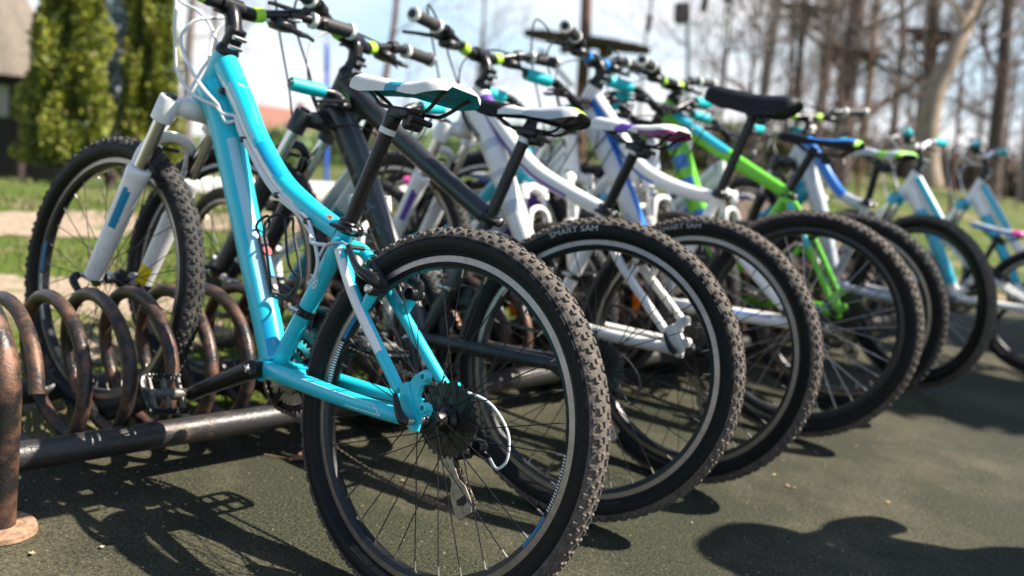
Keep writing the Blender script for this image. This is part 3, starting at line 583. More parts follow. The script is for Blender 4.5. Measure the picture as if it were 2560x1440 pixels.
def bike_matrix(x, y, yaw, lean, scale=1.):
    fw = V((math.cos(yaw), math.sin(yaw), 0)); l0 = V((-math.sin(yaw), math.cos(yaw), 0)); z = V((0, 0, 1))
    up = z*math.cos(lean)+l0*math.sin(lean); lf = l0*math.cos(lean)-z*math.sin(lean)
    m = M.Identity(4)
    for i in range(3): m[i][0], m[i][1], m[i][2], m[i][3] = fw[i]*scale, lf[i]*scale, up[i]*scale, (x, y, 0)[i]
    return m
BASE = dict(ht=((.809, .897), (.853, .785)), front=(1.063, .338), bb=(.432, .297), bar=(.836, .998),
    tt=[(.800, .872), (.705, .79), (.649, .738), (.541, .662), (.444, .624), (.338, .596)], ttr=[.026, .0235, .0225, .0215, .020, .018],
    dt=[(.826, .820), (.749, .733), (.617, .557), (.474, .364), (.440, .312)], dtr=[.034, .032, .0285, .027, .026], tte=1.12, dte=1.12,
    st=[(.430, .306), (.390, .415), (.330, .592), (.322, .618)], ss=[(.322, .575, .018), (.292, .565, .034), (.20, .487, .054), (.048, .372, .064)],
    cs=[(.425, .300, .028), (.34, .309, .046), (.20, .318, .060), (.09, .327, .066), (.020, .333, .066)], vb=(.168, .524), vbt=(.274, .577), post=((.327, .598), (.273, .833)), seat=(.262, .872, 0.), crank=-34., stack=.055)
CAB = [[(.80, .175, 1.00), (.90, .12, 1.03), (.945, .05, .98), (.90, .02, .88), (.845, .033, .80), (.78, .034, .755)],
       [(.80, -.175, 1.00), (.90, -.11, 1.02), (.935, -.02, .97), (.90, .02, .87), (.842, .036, .79), (.775, .036, .742)],
       [(.84, .20, 1.02), (.96, .15, 1.09), (1.00, .05, .98), (.95, .02, .83), (.915, .02, .74)]]
BASE['cables'] = CAB
def build_bike(label, group, m4, S, frame_mats, fork_mats, seat, rings=LIME, barm=None, cmat=KCABLE, rear_kw=None, front_kw=None, steer=None, white_crank=False, name='mountain_bike', gripm=RUB, endm=CREAM, band=False, white_lever=False):
    T_ = thing(name, label, 'bicycle', m4, group); S = {**BASE, **S, 'mats': frame_mats}
    frame(T_, S); fork(T_, S, fork_mats, steer)
    wheel(T_, 'rear_wheel', (0, 0, .335), True, **(rear_kw or {})); wheel(T_, 'front_wheel', (S['front'][0], 0, S['front'][1]), False, steer=steer, **(front_kw or {}))
    post(T_, *S['post'], band=band); saddle(T_, S['seat'][:2], S['seat'][2], *seat)
    crank_set(T_, S['bb'], S['crank'], white_crank, S.get('ptilt', -20)); Zp, Ap = derailleur(T_, cmat=cmat)
    bb = S['bb']; a = R(200); lo = np.array([bb[0], -.044, bb[1]])+np.array([-.02, 0, -.082])
    up0 = np.array([0, -.036, .335+.045]); up1 = np.array([bb[0], -.044, bb[1]+.085])
    arc = [np.array([bb[0]+.085*math.cos(t), -.044, bb[1]+.085*math.sin(t)]) for t in np.linspace(R(95), R(-105), 14)]
    arc2 = [np.array([-.046*math.cos(t), -.036, .335+.046*math.sin(t)]) for t in np.linspace(R(90), R(-60), 10)][::-1]
    path = [np.array([Zp[0], -.064, Zp[2]])+np.array([.0, 0, -.0155])]+[lerp([Zp[0]+.004, -.064, Zp[2]-.0155], lo, t)+np.array([0, 0, -.018*math.sin(math.pi*t)]) for t in np.linspace(.05, 1, 12)]+arc[::-1]+[up1, up0]+[np.array([-.046, -.036, .335])]+[np.array([Ap[0]+.02, -.05, Ap[2]+.012]), np.array([Ap[0]-.014, -.064, Ap[2]]), np.array([Zp[0]-.017, -.064, Zp[2]+.01]), np.array([Zp[0]-.012, -.064, Zp[2]-.012])]
    ob('chain', chain_mesh(path), T_)
    vbrake(T_, S['vb'], S['vbt'] if S['vb'] == BASE['vb'] else (S['vb'][0]+.10, S['vb'][1]+.055), .048); vbrake(T_, (S['front'][0]-.105, .575), (S['front'][0]-.155, .665), .050, True)
    b = MB(); q = lerp(S['bb'], S['post'][0], .44); d = nrm(np.array([S['post'][0][0]-bb[0], 0, S['post'][0][1]-bb[1]])); c = np.array([q[0], 0, q[1]])
    b.tube([c-d*.008, c-d*.007, c+d*.007, c+d*.008], [.019, .0215, .0215, .019], 20, 0); b.tube([c+np.array([.02, .02, 0]), c+np.array([-.012, .026, 0])], .005, 8, 1); b.box(c+np.array([-.03, -.028, -.01]), (.05, .022, .05), None, 0, .25); b.box(c+np.array([-.03, -.044, -.03]), (.09, .004, .03), None, 0, .2); ob('front_derailleur', b.mesh('front_derailleur', [BMET, STEEL]), T_)
    b = MB(); y = .07; b.tube([(0, y+.004, .335), (0, y+.018, .335)], .0085, 14, 1); b.tube(spline([(-.002, y+.016, .333), (.004, y+.021, .336), (.022, y+.018, .350), (.040, y+.012, .368)], 5), [.009, .0085, .0065, .0045], 10, 0); ob('quick_release', b.mesh('quick_release', [BMET, STEEL]), T_)
    cockpit(T_, S, rings, gripm, endm, barm, cmat, white_lever)
    return T_, S
# ---- the row of bicycles
GRP = 'bicycles parked nose first in the spiral rack'
# 1: teal
def f_tt(u, v):
    u = (u+180) % 360-180
    if .03 < v < .80 and -26-10*v < u < 22*min(1, (v-.03)/.10)*min(1, (.80-v)/.22)-22+8*v: return 1
    if .09 < v < .46 and 46+30*max(0, v-.30)*2 < u < 100 and v > .10+.0004*abs(u-85): return 2
    if .10 < v < .44 and 6 < u < 26: return 3  # pale band: sun sheen on the teal, painted into the tube colour
    if .46 <= v < .62 and 2+(v-.46)*120 < u < 95-(v-.46)*260: return 4
    if .93 < v < .955 and 40 < u < 60: return 5
    return 0
def f_dt(u, v):
    u = (u+180) % 360-180
    if .30 < v < .68 and 34 < u < 78: return 3
    if v >= .72 and 26 < u < 88 and v < .97: return 4
    return 0
def f_ss(u, v):
    u = (u+180) % 360-180
    if .34 < v < .88 and -42 < u-(0) < 58 and not (.34 < v < .42 and u > 58-600*(v-.34)) : return 1
    if .22 < v < .34 and -30 < u < 60: return 4
    return 0
S1 = dict(fn=dict(tt=f_tt, dt=f_dt, ss=f_ss), seg=48, n=26, ptilt=-48, crank=-33., seat=(.232, .886, 0.), cr=.0038, cables=[
    [(.80, .19, 1.02), (.875, .16, 1.10), (.905, .12, 1.06), (.887, .100, .993), (.880, .090, .928), (.883, .075, .881), (.880, .060, .833), (.844, .050, .800), (.800, .045, .787), (.752, .036, .779)],
    [(.82, -.10, 1.00), (.87, -.05, .985), (.884, -.01, .972), (.898, .030, .954), (.908, .045, .927), (.908, .050, .908), (.894, .050, .883), (.848, .045, .840), (.797, .042, .808), (.748, .034, .783)],
    [(.83, .17, 1.05), (.95, .12, 1.09), (1.06, .02, 1.05), (1.051, -.02, 1.004), (.982, -.02, .987), (.927, -.02, .963), (.894, -.02, .934), (.876, -.02, .905), (.90, -.01, .85), (.93, .0, .76), (.945, .02, .70)],
    [(.80, -.17, 1.02), (.89, -.10, 1.01), (.925, -.05, .96), (.92, -.035, .90), (.88, -.03, .84)]])
def f_seat1(v, w_):
    e = abs(w_-.5)*2
    if e > .93 and v < .25: return 1
    k = v+.07*e
    if .46 < k < .61: return 1
    if .93 < v < .99 and .36 < w_ < .64: return 3 if .945 < v < .972 and .40 < w_ < .60 else 0
    return 0
m1 = bike_matrix(-.122, 1.556, R(143.2), R(-9.2))
st1 = M.Rotation(R(2.2), 4, 'Z')@M.Rotation(R(-2), 4, 'X')
bike1, S1f = build_bike('teal mountain bike with white saddle, nearest to the camera', GRP, m1, S1, [TEAL, WHITE, CYAN, PALE, paint('mid_blue', (.0, .33, .56)), RED], [WHITE, WHITE, mat('fork_print', (.0, .23, .42), .4), YELLOW],
    (topfn([SEATW, SEATT, SEATW, ORANGE, SEATT], f_seat1), SEATT), cmat=CABLE, rear_kw=dict(blue=True, kind='dusty', spin=.1), front_kw=dict(blue=True, kind='worn', spin=.3, rimrot=.45), steer=st1, band=True)
# bottle cage on the down tube
g = ob('bottle_cage', None, bike1); b = MB(); d = nrm(np.array([.474-.749, 0, .364-.733])); n_ = np.array([d[2], 0, -d[0]]); n_ = n_ if n_[2] > 0 else -n_; c = np.array([.548, 0, .470])+n_*.034
b.box(c, (.13, .022, .008), rotm(d, np.cross(n_, d), n_), 0, .3); b.lathe([(.006, 0), (.006, .003)], c+d*.05+n_*.004, n_, 12, 1, caps=True); b.lathe([(.011, 0), (.011, .003)], c-d*.03+n_*.004, n_, 16, 2, caps=True); b.box(c+d*.005+n_*.0055, (.045, .010, .003), rotm(d, np.cross(n_, d), n_), 3, .2)
ob('cage_plate', b.mesh('cage_plate', [BPL, STEEL, mat('red_screw', (.30, .03, .04), .4), mat('blue_sticker', (.02, .25, .6), .4)]), g)
b = MB(); yl = np.array([0, 1., 0])
for sg in (1, -1):
    P = [c+d*.062+yl*sg*.008, c+d*.07+yl*sg*.02+n_*.012, c+d*.055+yl*sg*.038+n_*.035, c+d*.0+yl*sg*.040+n_*.045, c-d*.055+yl*sg*.038+n_*.05, c-d*.075+yl*sg*.025+n_*.07, c-d*.072+yl*sg*.004+n_*.078]
    b.tube(spline(P, 6), .0028, 8)
b.tube(spline([c+d*.07+yl*.012+n_*.004, c+d*.082+n_*.02, c+d*.08+n_*.05, c+d*.06+n_*.072, c+d*.03+yl*.02+n_*.076, c-d*.07+yl*.004+n_*.078], 6), .0028, 8)
b.tube(spline([c-d*.062+yl*.006, c-d*.085+yl*.016+n_*.008, c-d*.098+n_*.028, c-d*.085-yl*.016+n_*.008, c-d*.062-yl*.006], 6), .003, 8)
ob('cage_wire', b.mesh('cage_wire', BPL), g)
# cables along the top tube and prints on the frame
def on_tt(v, du, off=.004):   # point beside the top tube
    P = spline([(q[0], 0, q[1]) for q in BASE['tt']], 20); i = int(v*(len(P)-1)); t = nrm(P[min(i+1, len(P)-1)]-P[max(i-1, 0)]); n = np.cross(YL, t); r_ = np.interp(v, np.linspace(0, 1, 6), BASE['ttr'])+off
    return P[i]+r_*(np.cos(R(du))*np.array(YL)+np.sin(R(du))*n)
b = MB()
b.tube(spline([(.752, .036, .779), (.73, .034, .768)]+[on_tt(v, -36+8*v, .004) for v in np.linspace(.24, .86, 12)]+[(.372, .026, .560), (.350, .03, .53), (.352, .027, .500)], 5), .0036, 8)
b.tube(spline([(.748, .034, .783), (.715, .033, .752)]+[on_tt(v, -50+6*v, .005) for v in np.linspace(.26, .80, 10)]+[(.40, .022, .582), (.37, .040, .566), (.344, .050, .566), (.306, .045, .571)], 5), .0036, 8)
ob('frame_cable', b.mesh('frame_cable', CABLE), bike1)
for v in (.10, .40, .66, .86): q = on_tt(v, -42, .004); b = MB(); b.box(q, (.015, .015, .013), None, 0, .2); ob('cable_clip', b.mesh('cable_clip', BPL), bike1)
def tube_print(body, size, P0, dirx, diry, nr, m, name, parent, bend=.02):
    me = text_mesh(name, body, size, m); dirx, diry, nr = nrm(dirx), nrm(diry), nrm(nr)
    for v in me.vertices:
        a = v.co.y/bend; q = np.array(P0)+dirx*v.co.x+diry*bend*math.sin(a)-nr*bend*(1-math.cos(a)); v.co = q
    return ob(name, me, parent)
dS = nrm(np.array([.322-.430, 0, .618-.306]))
tube_print('26', .030, np.array([.366, .0176, .490]), (-.94, 0, -.33), dS, YL, DECALW, 'wheel_size_print', bike1, .5)
b = MB(); b.tube([np.array([.366, .0, .490])+.0178*np.array([-.94*math.sin(a)*1.0, 0, -.33*math.sin(a)])*1.0+np.array([0, .0182*math.cos(a), 0])*1.0+dS*.021*math.cos(a*2.2) for a in np.linspace(-.75, .75, 24)], .0008, 5); ob('print_outline', b.mesh('print_outline', DECALW), bike1)
q = on_tt(.115, 84, .0006); t1 = nrm(on_tt(.14, 84, .0006)-q)
b = MB(); b.tube([on_tt(.125+.018*math.sin(a), 84+26*math.cos(a), .0008) for a in np.linspace(0, math.pi, 12)], .0022, 6); ob('maker_mark', b.mesh('maker_mark', DECALW), bike1)
# chain stay line print
def on_line(P, r_, v, du):
    P = spline(P, 10); i = v*(len(P)-1); k = int(i); p = P[k]; t = nrm(P[min(k+1, len(P)-1)]-P[max(k-1, 0)]); n = np.cross(YL, t); y_ = nrm(np.array(YL)-t*t[1]); return p+r_*(math.cos(R(du))*y_+math.sin(R(du))*n*1.1)
CSL = [(q[0], q[2], q[1]) for q in BASE['cs']]; rr = lambda v: np.interp(v, [0, .25, .5, .75, 1], [.015, .0155, .0145, .0135, .012])+.0002
b = MB(); b.tube([on_line(CSL, rr(v), v, 34) for v in np.linspace(.36, .78, 30)]+[on_line(CSL, rr(.78+.06*k), .78+.06*k, 34-62*k) for k in np.linspace(0, 1, 8)]+[on_line(CSL, rr(v), v, -28-10*(.84-v)) for v in np.linspace(.83, .62, 12)], .0008, 4); ob('stay_line_print', b.mesh('stay_line_print', DECALW), bike1)
SMART = [('SMART SAM', .0175, 110)]
# 2: black
def f_seat2(v, w_):
    e = abs(w_-.5)*2; k = v+.16*e
    if k < .42: return 0
    if k < .66: return 1
    if v > .94 and .3 < w_ < .7: return 2
    return 3 if e > .35 else 1
S2 = dict(tt=[(.800, .868), (.72, .82), (.53, .715), (.335, .615)], ttr=[.026, .024, .022, .020], ht=((.796, .885), (.826, .782)), front=(1.050, .338), bar=(.80, .972), crank=-118., fn=dict(dt=lambda u, v: 1 if (38 < (u+180) % 360-180 < 95 and .1 < v < .95) else 0), seat=(.260, .868, 0.))
bike2, _ = build_bike('black mountain bike with black and white saddle, second from the camera', GRP, bike_matrix(.176, 2.025, R(155.4), R(-9.9)), S2, [BLACK, GREYD], [BLACK, BLACK], (topfn([SEATK, SEATW, LIME, SEATG, SEATK], f_seat2), SEATK), rear_kw=dict(kind='dusty2', prints=SMART, spin=.2), front_kw=dict(kind='worn', prints=[('SMART SAM', .0175, 62)]), band=True)
for i, ch in enumerate('CUBE'):
    v = .30+.115*i; q = lerp((.826, .820), (.474, .364), v); d_ = nrm(np.array([.474-.826, 0, .364-.820])); n2 = np.array([d_[2], 0, -d_[0]]); n2 = -n2 if n2[2] < 0 else n2
    tube_print(ch, .070, np.array([q[0], .0306, q[1]])+n2*.002, d_, -n2*-1, YL, DECALG, 'frame_print', bike2, .032)
b = MB(); b.box((.772, .021, .842), (.034, .004, .012), rotm(nrm((-.8, 0, -.5)), (0, 1, 0), nrm((-.5, 0, .8))), 0, .3); ob('frame_mark', b.mesh('frame_mark', mat('green_print', (.03, .6, .06), .4)), bike2)
# 3: white and purple
def f_seat3(v, w_):
    e = abs(w_-.5)*2; k = v+.12*e
    return 1 if .44 < k < .60 else (3 if e > .86 and v > .6 else 0)
S3 = dict(tt=[(.830, .872), (.745, .80), (.60, .70), (.47, .655), (.345, .625)], ht=((.832, .897), (.866, .785)), bar=(.86, .985), crank=-150., front=(1.075, .338),
    fn=dict(tt=lambda u, v: 1 if (-55 < (u+180) % 360-180 < -8 and .05 < v < .8) or (.04 < v < .12) else 0, dt=lambda u, v: 2 if .2 < v < .8 and -30 < (u+180) % 360-180 < 70 and int(v*26) % 3 == 0 else 0), post=((.332, .612), (.270, .815)), st=[(.430, .306), (.392, .415), (.336, .602), (.328, .630)], seat=(.262, .852, 0.))
build_bike('white and purple mountain bike with white and purple saddle, third in the row', GRP, bike_matrix(.447, 2.356, R(142.9), R(-4.7)), S3, [WHITE, PURPLE, SILVERP], [WHITE, WHITE, PURPLE], (topfn([SEATW, SEATP, SEATW, SEATM, SEATM], f_seat3), SEATM), rear_kw=dict(kind='dusty2', prints=[('SMART SAM', .0175, 107)], spin=.9), front_kw=dict(kind='worn', spin=.5), band=True)
# 4: white and blue, black seat cover
S4 = dict(tt=[(.775, .885), (.70, .815), (.60, .715), (.52, .675), (.43, .655), (.325, .648)], ht=((.785, .93), (.826, .815)), bar=(.80, 1.005), crank=20., front=(1.07, .345), dt=[(.80, .85), (.735, .775), (.60, .590), (.474, .380), (.440, .312)],
    st=[(.430, .306), (.390, .42), (.325, .642), (.318, .668)], post=((.322, .65), (.262, .93)), seat=(.250, .960, 0.), fn=dict(tt=lambda u, v: 1 if (v < .30 and -70 < (u+180) % 360-180 < 20) or (-70 < (u+180) % 360-180 < -25 and v < .6) or (60 < (u+180) % 360-180 < 80 and v < .6) else 0, dt=lambda u, v: 1 if 52 < (u+180) % 360-180 < 110 else 2, cs=lambda u, v: 1 if .3 < v < .8 and 40 < (u+180) % 360-180 < 90 else 0))
b4, _ = build_bike('white and blue mountain bike with a black fabric saddle cover', GRP, bike_matrix(.86, 2.855, R(154), R(-5), 1.025), S4, [WHITE, BLUE, SILVERP], [WHITE, SILVERP, BLUE], (topfn([SEATK, SEATK], lambda v, w_: 0), SEATK, BMET, .285, 1., True), rings=mat('blue_sleeve', (.01, .2, .6), .4), rear_kw=dict(kind='dusty2', silver=False, spin=.2, dark=False), front_kw=dict(kind='worn'))
# 5: green
S5 = dict(tt=[(.735, .895), (.64, .845), (.43, .755), (.262, .688)], ht=((.745, .945), (.785, .83)), bar=(.765, 1.0), crank=170., front=(1.02, .338), dt=[(.762, .865), (.70, .80), (.60, .63), (.455, .40), (.44, .33)], dtr=[.036, .035, .032, .03, .028], bb=(.425, .315), st=[(.425, .32), (.36, .45), (.272, .66), (.262, .70)], post=((.268, .672), (.206, .845)), seat=(.165, .882, 0.),
    ss=[(.270, .680, .016), (.235, .65, .036), (.16, .555, .054), (.030, .372, .064)], vb=(.165, .535), fn=dict(tt=lambda u, v: 1 if v < .55 and (u+180) % 360-180 > 5 else 0, dt=lambda u, v: 2 if (-40 < (u+180) % 360-180 < 50 and .18 < v < .62 and (v*9) % 1 < .62) else 0, ss=lambda u, v: 1 if .3 < v < .75 and -20 < (u+180) % 360-180 < 60 else 0, cs=lambda u, v: 2 if .7 < v < .85 else 0))
build_bike('bright green mountain bike with blue stripes and black and blue saddle', GRP, bike_matrix(1.10, 3.23, R(149), R(-2)), S5, [GREEN, AQUA, BLUE], [GREEN, GREEN, BLUE], (topfn([SEATK, SEATB, SEATGR, SEATK], lambda v, w_: 0 if v < .38 else (2 if v > .95 else (1 if abs(w_-.5)*2 < .62 else 0))), SEATK), rear_kw=dict(kind='worn', spin=.6), front_kw=dict(kind='worn'))
# 6: grey and blue
S6 = dict(tt=[(.70, .86), (.62, .80), (.53, .72), (.44, .665), (.32, .648)], ht=((.715, .895), (.755, .79)), bar=(.735, .965), crank=60., front=(.99, .338), dt=[(.73, .82), (.66, .74), (.56, .59), (.455, .39), (.435, .312)], st=[(.430, .306), (.385, .42), (.325, .642), (.318, .665)], post=((.322, .65), (.300, .83)), seat=(.272, .868, 0.), fn=dict(tt=lambda u, v: 1 if (u+180) % 360-180 > -25 and v < .75 else 0))
build_bike('grey and blue mountain bike with grey and green saddle', GRP, bike_matrix(1.56, 3.73, R(120), R(3)), S6, [SILVERP, BLUE, AQUA], [BLACK, BLACK], (topfn([SEATG, SEATGR, SEATK], lambda v, w_: 1 if .55 < v+.1*abs(w_-.5) < .8 or v > .93 else 0), SEATK), rear_kw=dict(kind='fine', spin=.6, silver=False, dark=False), front_kw=dict(kind='worn'))
# white and aqua children's bikes at the far end
def f_seatk(v, w_):
    e = abs(w_-.5)*2
    return 1 if v > .78 else (2 if e > .8 else 0)
KIDG = 'small white and aqua bicycles'
SK = dict(ht=((.80, .93), (.84, .80)), bar=(.83, 1.06), tt=[(.79, .89), (.66, .74), (.52, .58), (.38, .47)], ttr=[.026, .025, .023, .018], dt=[(.82, .84), (.70, .68), (.55, .48), (.44, .31)], st=[(.430, .306), (.37, .44), (.35, .50)], ss=[(.40, .50, .02), (.30, .46, .05), (.18, .40, .060), (.05, .36, .064)], post=((.355, .49), (.31, .66)), seat=(.29, .70, .05), rise=.05, grip_r=1.35, crank=-60., front=(1.04, .335), disc=False, vb=(.22, .45), fn=dict(dt=lambda u, v: 1 if .25 < v < .9 else 0, tt=lambda u, v: 1 if -20 < (u+180) % 360-180 < 60 and v < .6 else 0))
AQG = mat('aqua_rubber', (.0, .42, .46), .5)
for lab, grp, x, y, yaw, ln, s_ in (('small white and aqua bike with pink tipped saddle at the right end of the row', GRP, 2.32, 4.25, 140, -3, .86), ('small white and aqua bike cut off by the right edge of the picture', GRP, 2.80, 4.62, 140, -3, .86)):
    build_bike(lab, grp, bike_matrix(x, y, R(yaw), R(ln), s_), SK, [WHITE, AQUA], [AQUA, WHITE, AQUA], (topfn([SEATG, PINK, SEATB, SEATM], f_seatk), SEATM), rings=None, barm=WHITE, cmat=CABLE, gripm=AQG, endm=AQG, white_lever=True, name='childrens_bike', rear_kw=dict(kind='worn', reflectors=(100, 250)), front_kw=dict(kind='worn', reflectors=(40,)))
# ---------------------------------------------------------------- spiral rack
RUST = mat('chipped_black_paint', (.026, .022, .021), .38, .3, c2=(.19, .095, .055), sc_=17., lo=.45, hi=.68, bump=.3, bsc=160., det=10., rvar=.25)
RUST2 = mat('worn_black_paint', (.030, .028, .027), .40, .2, c2=(.13, .08, .055), sc_=16., lo=.55, hi=.8, bump=.3, bsc=160., det=9., rvar=.3)
RUSTY = mat('rusty_plate', (.34, .20, .12), .8, 0, c2=(.12, .07, .045), sc_=60., lo=.4, hi=.7, bump=.5, bsc=180.)
rk = thing('spiral_bike_rack', 'rusty black spiral tube bike rack holding the front wheels', 'bike rack', M.Translation(tuple(RB)))
RLEN = 4.3
def rp_(a, n, z): return RX*a+RN*n+RZ*z
for n in (0., .52):
    b = MB(); b.tube([rp_(a, n, .10 if n == 0 else .032) for a in np.linspace(0, RLEN, 30)], .0285, 24); ob('rail', b.mesh('rail', RUST2), rk)
PITCH_H = .0905; PH = .2; b = MB(); th = np.arange(0, 2*math.pi*RLEN/PITCH_H, 2*math.pi/36)
b.tube([rp_(.06+PITCH_H*t/(2*math.pi), .232-.214*math.cos(t+PH), .180+.156*math.sin(t+PH)) for t in th if .06+PITCH_H*t/(2*math.pi) < RLEN-.05], .0148, 12); ob('coil', b.mesh('coil', RUST), rk)
for a in (-.032, RLEN+.01):
    b = MB(); P = [rp_(a, -.085, .012), rp_(a, -.085, .13), rp_(a, -.085, .23)]+[rp_(a, .215-.30*math.cos(t), .25+.165*math.sin(t)) for t in np.linspace(.0, math.pi, 18)]+[rp_(a, .515, .23), rp_(a, .515, .13), rp_(a, .515, .012)]
    b.tube(spline(P, 3), .0255, 22); ob('end_hoop', b.mesh('end_hoop', RUST), rk)
    for n in (-.085, .515): b = MB(); b.lathe([(0, .014), (.055, .0145), (.060, .011), (.062, .002)], rp_(a, n, 0), (0, 0, 1), 36); ob('base_plate', b.mesh('base_plate', RUSTY), rk)
# ---------------------------------------------------------------- trees, shrubs and buildings behind
BARK = mat('brown_bark', (.068, .048, .040), .85, c2=(.15, .11, .09), sc_=9., lo=.4, hi=.7, bump=.5, bsc=30.); BARKG = mat('grey_bark', (.13, .108, .098), .85, c2=(.22, .19, .17), sc_=8., lo=.4, hi=.7); BARKT = mat('tan_bark', (.30, .23, .165), .85, c2=(.19, .14, .10), sc_=5., lo=.4, hi=.7, bump=.4, bsc=20.); BARKR = mat('red_bark', (.17, .085, .055), .85, c2=(.10, .055, .04), sc_=7., lo=.4, hi=.7)
def tree_mesh(h, r, bark, limbs=11, lo=.12, curve=None, lim_len=.42, twigs=6, fine=5, seed=0, spread=1.):
    rd = random.Random(seed); trunk = MB(); crown = MB()
    P = spline(curve, 8) if curve is not None else np.array([(rd.uniform(-.012, .012)*h*i/8, rd.uniform(-.012, .012)*h*i/8, h*i/8) for i in range(9)])
    trunk.tube(P, [r*1.25, r, r*.85, r*.65, r*.4, r*.15], 12)
    def br(mb, p, d, ln, rad, lv):
        n = 4; pts = [p]; dd = nrm(d)
        for i in range(n): dd = nrm(dd+np.array([rd.uniform(-.22, .22), rd.uniform(-.22, .22), rd.uniform(-.08, .22)])); pts.append(pts[-1]+dd*ln/n)
        mb.tube(pts, [rad, rad*.3], (6, 4, 3)[lv-1] if lv < 4 else 3, 0, False)
        if lv >= 3: return
        for i in range(twigs if lv == 1 else fine):
            t = rd.uniform(.2, 1); k = min(int(t*n), n-1); q = lerp(pts[k], pts[k+1], t*n-k); a = np.array([rd.gauss(0, 1), rd.gauss(0, 1), rd.gauss(.25, .8)]); br(mb, q, nrm(dd*.8+nrm(a)*.9), ln*rd.uniform(.35, .6), max(rad*.42, .0065), lv+1)
    for i in range(limbs):
        t = lo+(1-lo)*(i+rd.random())/limbs*.95; k = t*(len(P)-1); p = lerp(P[int(k)], P[min(int(k)+1, len(P)-1)], k-int(k)); a = rd.uniform(0, 6.283)
        br(crown, p, np.array([math.cos(a)*spread, math.sin(a)*spread, rd.uniform(.3, .9)]), h*lim_len*(1-t*.55)*rd.uniform(.6, 1.1), max(.012, r*.38*(1-t*.6)), 1)
    return trunk.mesh('trunk', bark), (crown.mesh('crown', bark) if limbs else None)
def align(base, top):
    base, top = V(base), V(top); z = (top-base).normalized(); x = V((1, 0, 0)); x = (x-z*x.dot(z)).normalized(); y = z.cross(x); m_ = M.Identity(4)
    for i in range(3): m_[i][0], m_[i][1], m_[i][2], m_[i][3] = x[i], y[i], z[i], base[i]
    return m_
def ground_at(px, d):
    """terrain point on the column px at range d"""
    k = FW+RT*(px-1280)/FPX; lo, hi = -900., 1440.
    for _ in range(40):
        mid = (lo+hi)/2; p = at(px, mid, d)
        if p[2] > terrain(p[0], p[1]): lo = mid
        else: hi = mid
    return at(px, lo, d)
def bare_tree(label, bx, tx, ty, d, r, h=11., bark=BARK, group='bare trees in the park behind', name='bare_tree', **kw):
    """bx: foot column, (tx, ty): a point its trunk passes"""
    base = ground_at(bx, d); top = at(tx, ty, d); T_ = thing(name, label, 'tree', align(base, top), group); a, c_ = tree_mesh(h, r, bark, seed=hash((bx, tx)) % 9999 if False else int(bx*7+tx), **kw)
    ob('trunk', a, T_)
    if c_: ob('crown', c_, T_)
    return T_, base, top
PLK = mat('dark_planks', (.040, .026, .021), .85, c2=(.08, .055, .044), sc_=12., lo=.4, hi=.7); BOX = mat('dark_box', (.05, .035, .035), .7); POLE = mat('pale_grey_pole', (.42, .47, .48), .6)
bare_tree('thin reddish trunk leaning right against the sky left of the middle', 925, 985, 40, 21, .07, 9, BARKR, limbs=9, lo=.3)
_, tb, tt_ = bare_tree('tall brown trunk carrying the widest climbing platform', 1440, 1465, 20, 17, .105, 10, BARKR, limbs=8, lo=.45)
def platform(label, px, py, d, w_, th):
    c0 = at(px, py, d); T_ = thing('climbing_platform', label, 'platform', M.Translation(tuple(c0)), 'wooden platforms of the climbing park'); n_ = 9
    for i in range(n_):
        y = (i-(n_-1)/2)*w_/n_; hw = math.sqrt(max(.04, (w_/2)**2-y*y)); b = MB(); b.box((0, y, 0), (2*hw, w_/n_*.93, th*.45), None, 0, .08); ob('plank', b.mesh('plank', PLK), T_)
    for sg in (-1, 1): b = MB(); b.box((sg*w_*.16, 0, -th*.55), (th*.7, w_*.8, th*.7), None, 0, .08); ob('beam', b.mesh('beam', PLK), T_)
    for a in np.arange(0, 6.28, 1.57): b = MB(); b.tube([(math.cos(a)*w_*.36, math.sin(a)*w_*.36, -th), (math.cos(a)*.12, math.sin(a)*.12, -th-w_*.25)], .035, 8); ob('brace', b.mesh('brace', PLK), T_)
platform('widest dark wooden platform round the tall brown trunk in the middle', 1467, 105, 17, 2.2, .24)
TL = [('grey leaning trunk at the left edge of the wood', 1880, 1950, 0, 22, .085, BARKG), ('slim dark trunk below the first small platform', 1982, 2012, 40, 24, .09, BARK), ('dark trunk just left of the thick platform trunk', 2035, 2080, 0, 26, .12, BARK),
      ('thick dark trunk with a platform right of its bark', 2095, 2142, 0, 20, .19, BARK), ('slim trunk lit on one side behind the thick platform trunk', 2150, 2195, 0, 30, .13, BARKT), ('grey trunk between the platform trunk and the leaning tan one', 2225, 2262, 0, 34, .14, BARKG), ('dark trunk with a platform crossing behind the leaning tan one', 2290, 2340, 0, 24, .19, BARK), ('dark trunk right of the leaning tan one', 2475, 2525, 0, 22, .16, BARK), ('grey brown trunk at the right edge of the picture', 2560, 2615, 0, 25, .15, BARKG),
      ('faint pale trunk far behind the middle platform', 1190, 1215, 0, 46, .10, BARKG), ('faint slim trunk far behind, right of the middle platform', 1590, 1625, 0, 48, .08, BARKG), ('faint slim trunk far left of the wood', 1790, 1835, 0, 44, .09, BARKG), ('greyish trunk seen behind the white cables of the teal bike', 462, 478, 0, 20, .10, BARKG), ('second greyish trunk just right of the thujas', 520, 540, 0, 27, .09, BARKG)]
for i, (lab, bx, tx, ty, d, r_, bk) in enumerate(TL): bare_tree(lab, bx, tx, ty, d, r_, 10+i % 3, bk, limbs=12 if bx > 1800 else 7, lo=.10 if bx > 1800 else .25, twigs=6, fine=5)
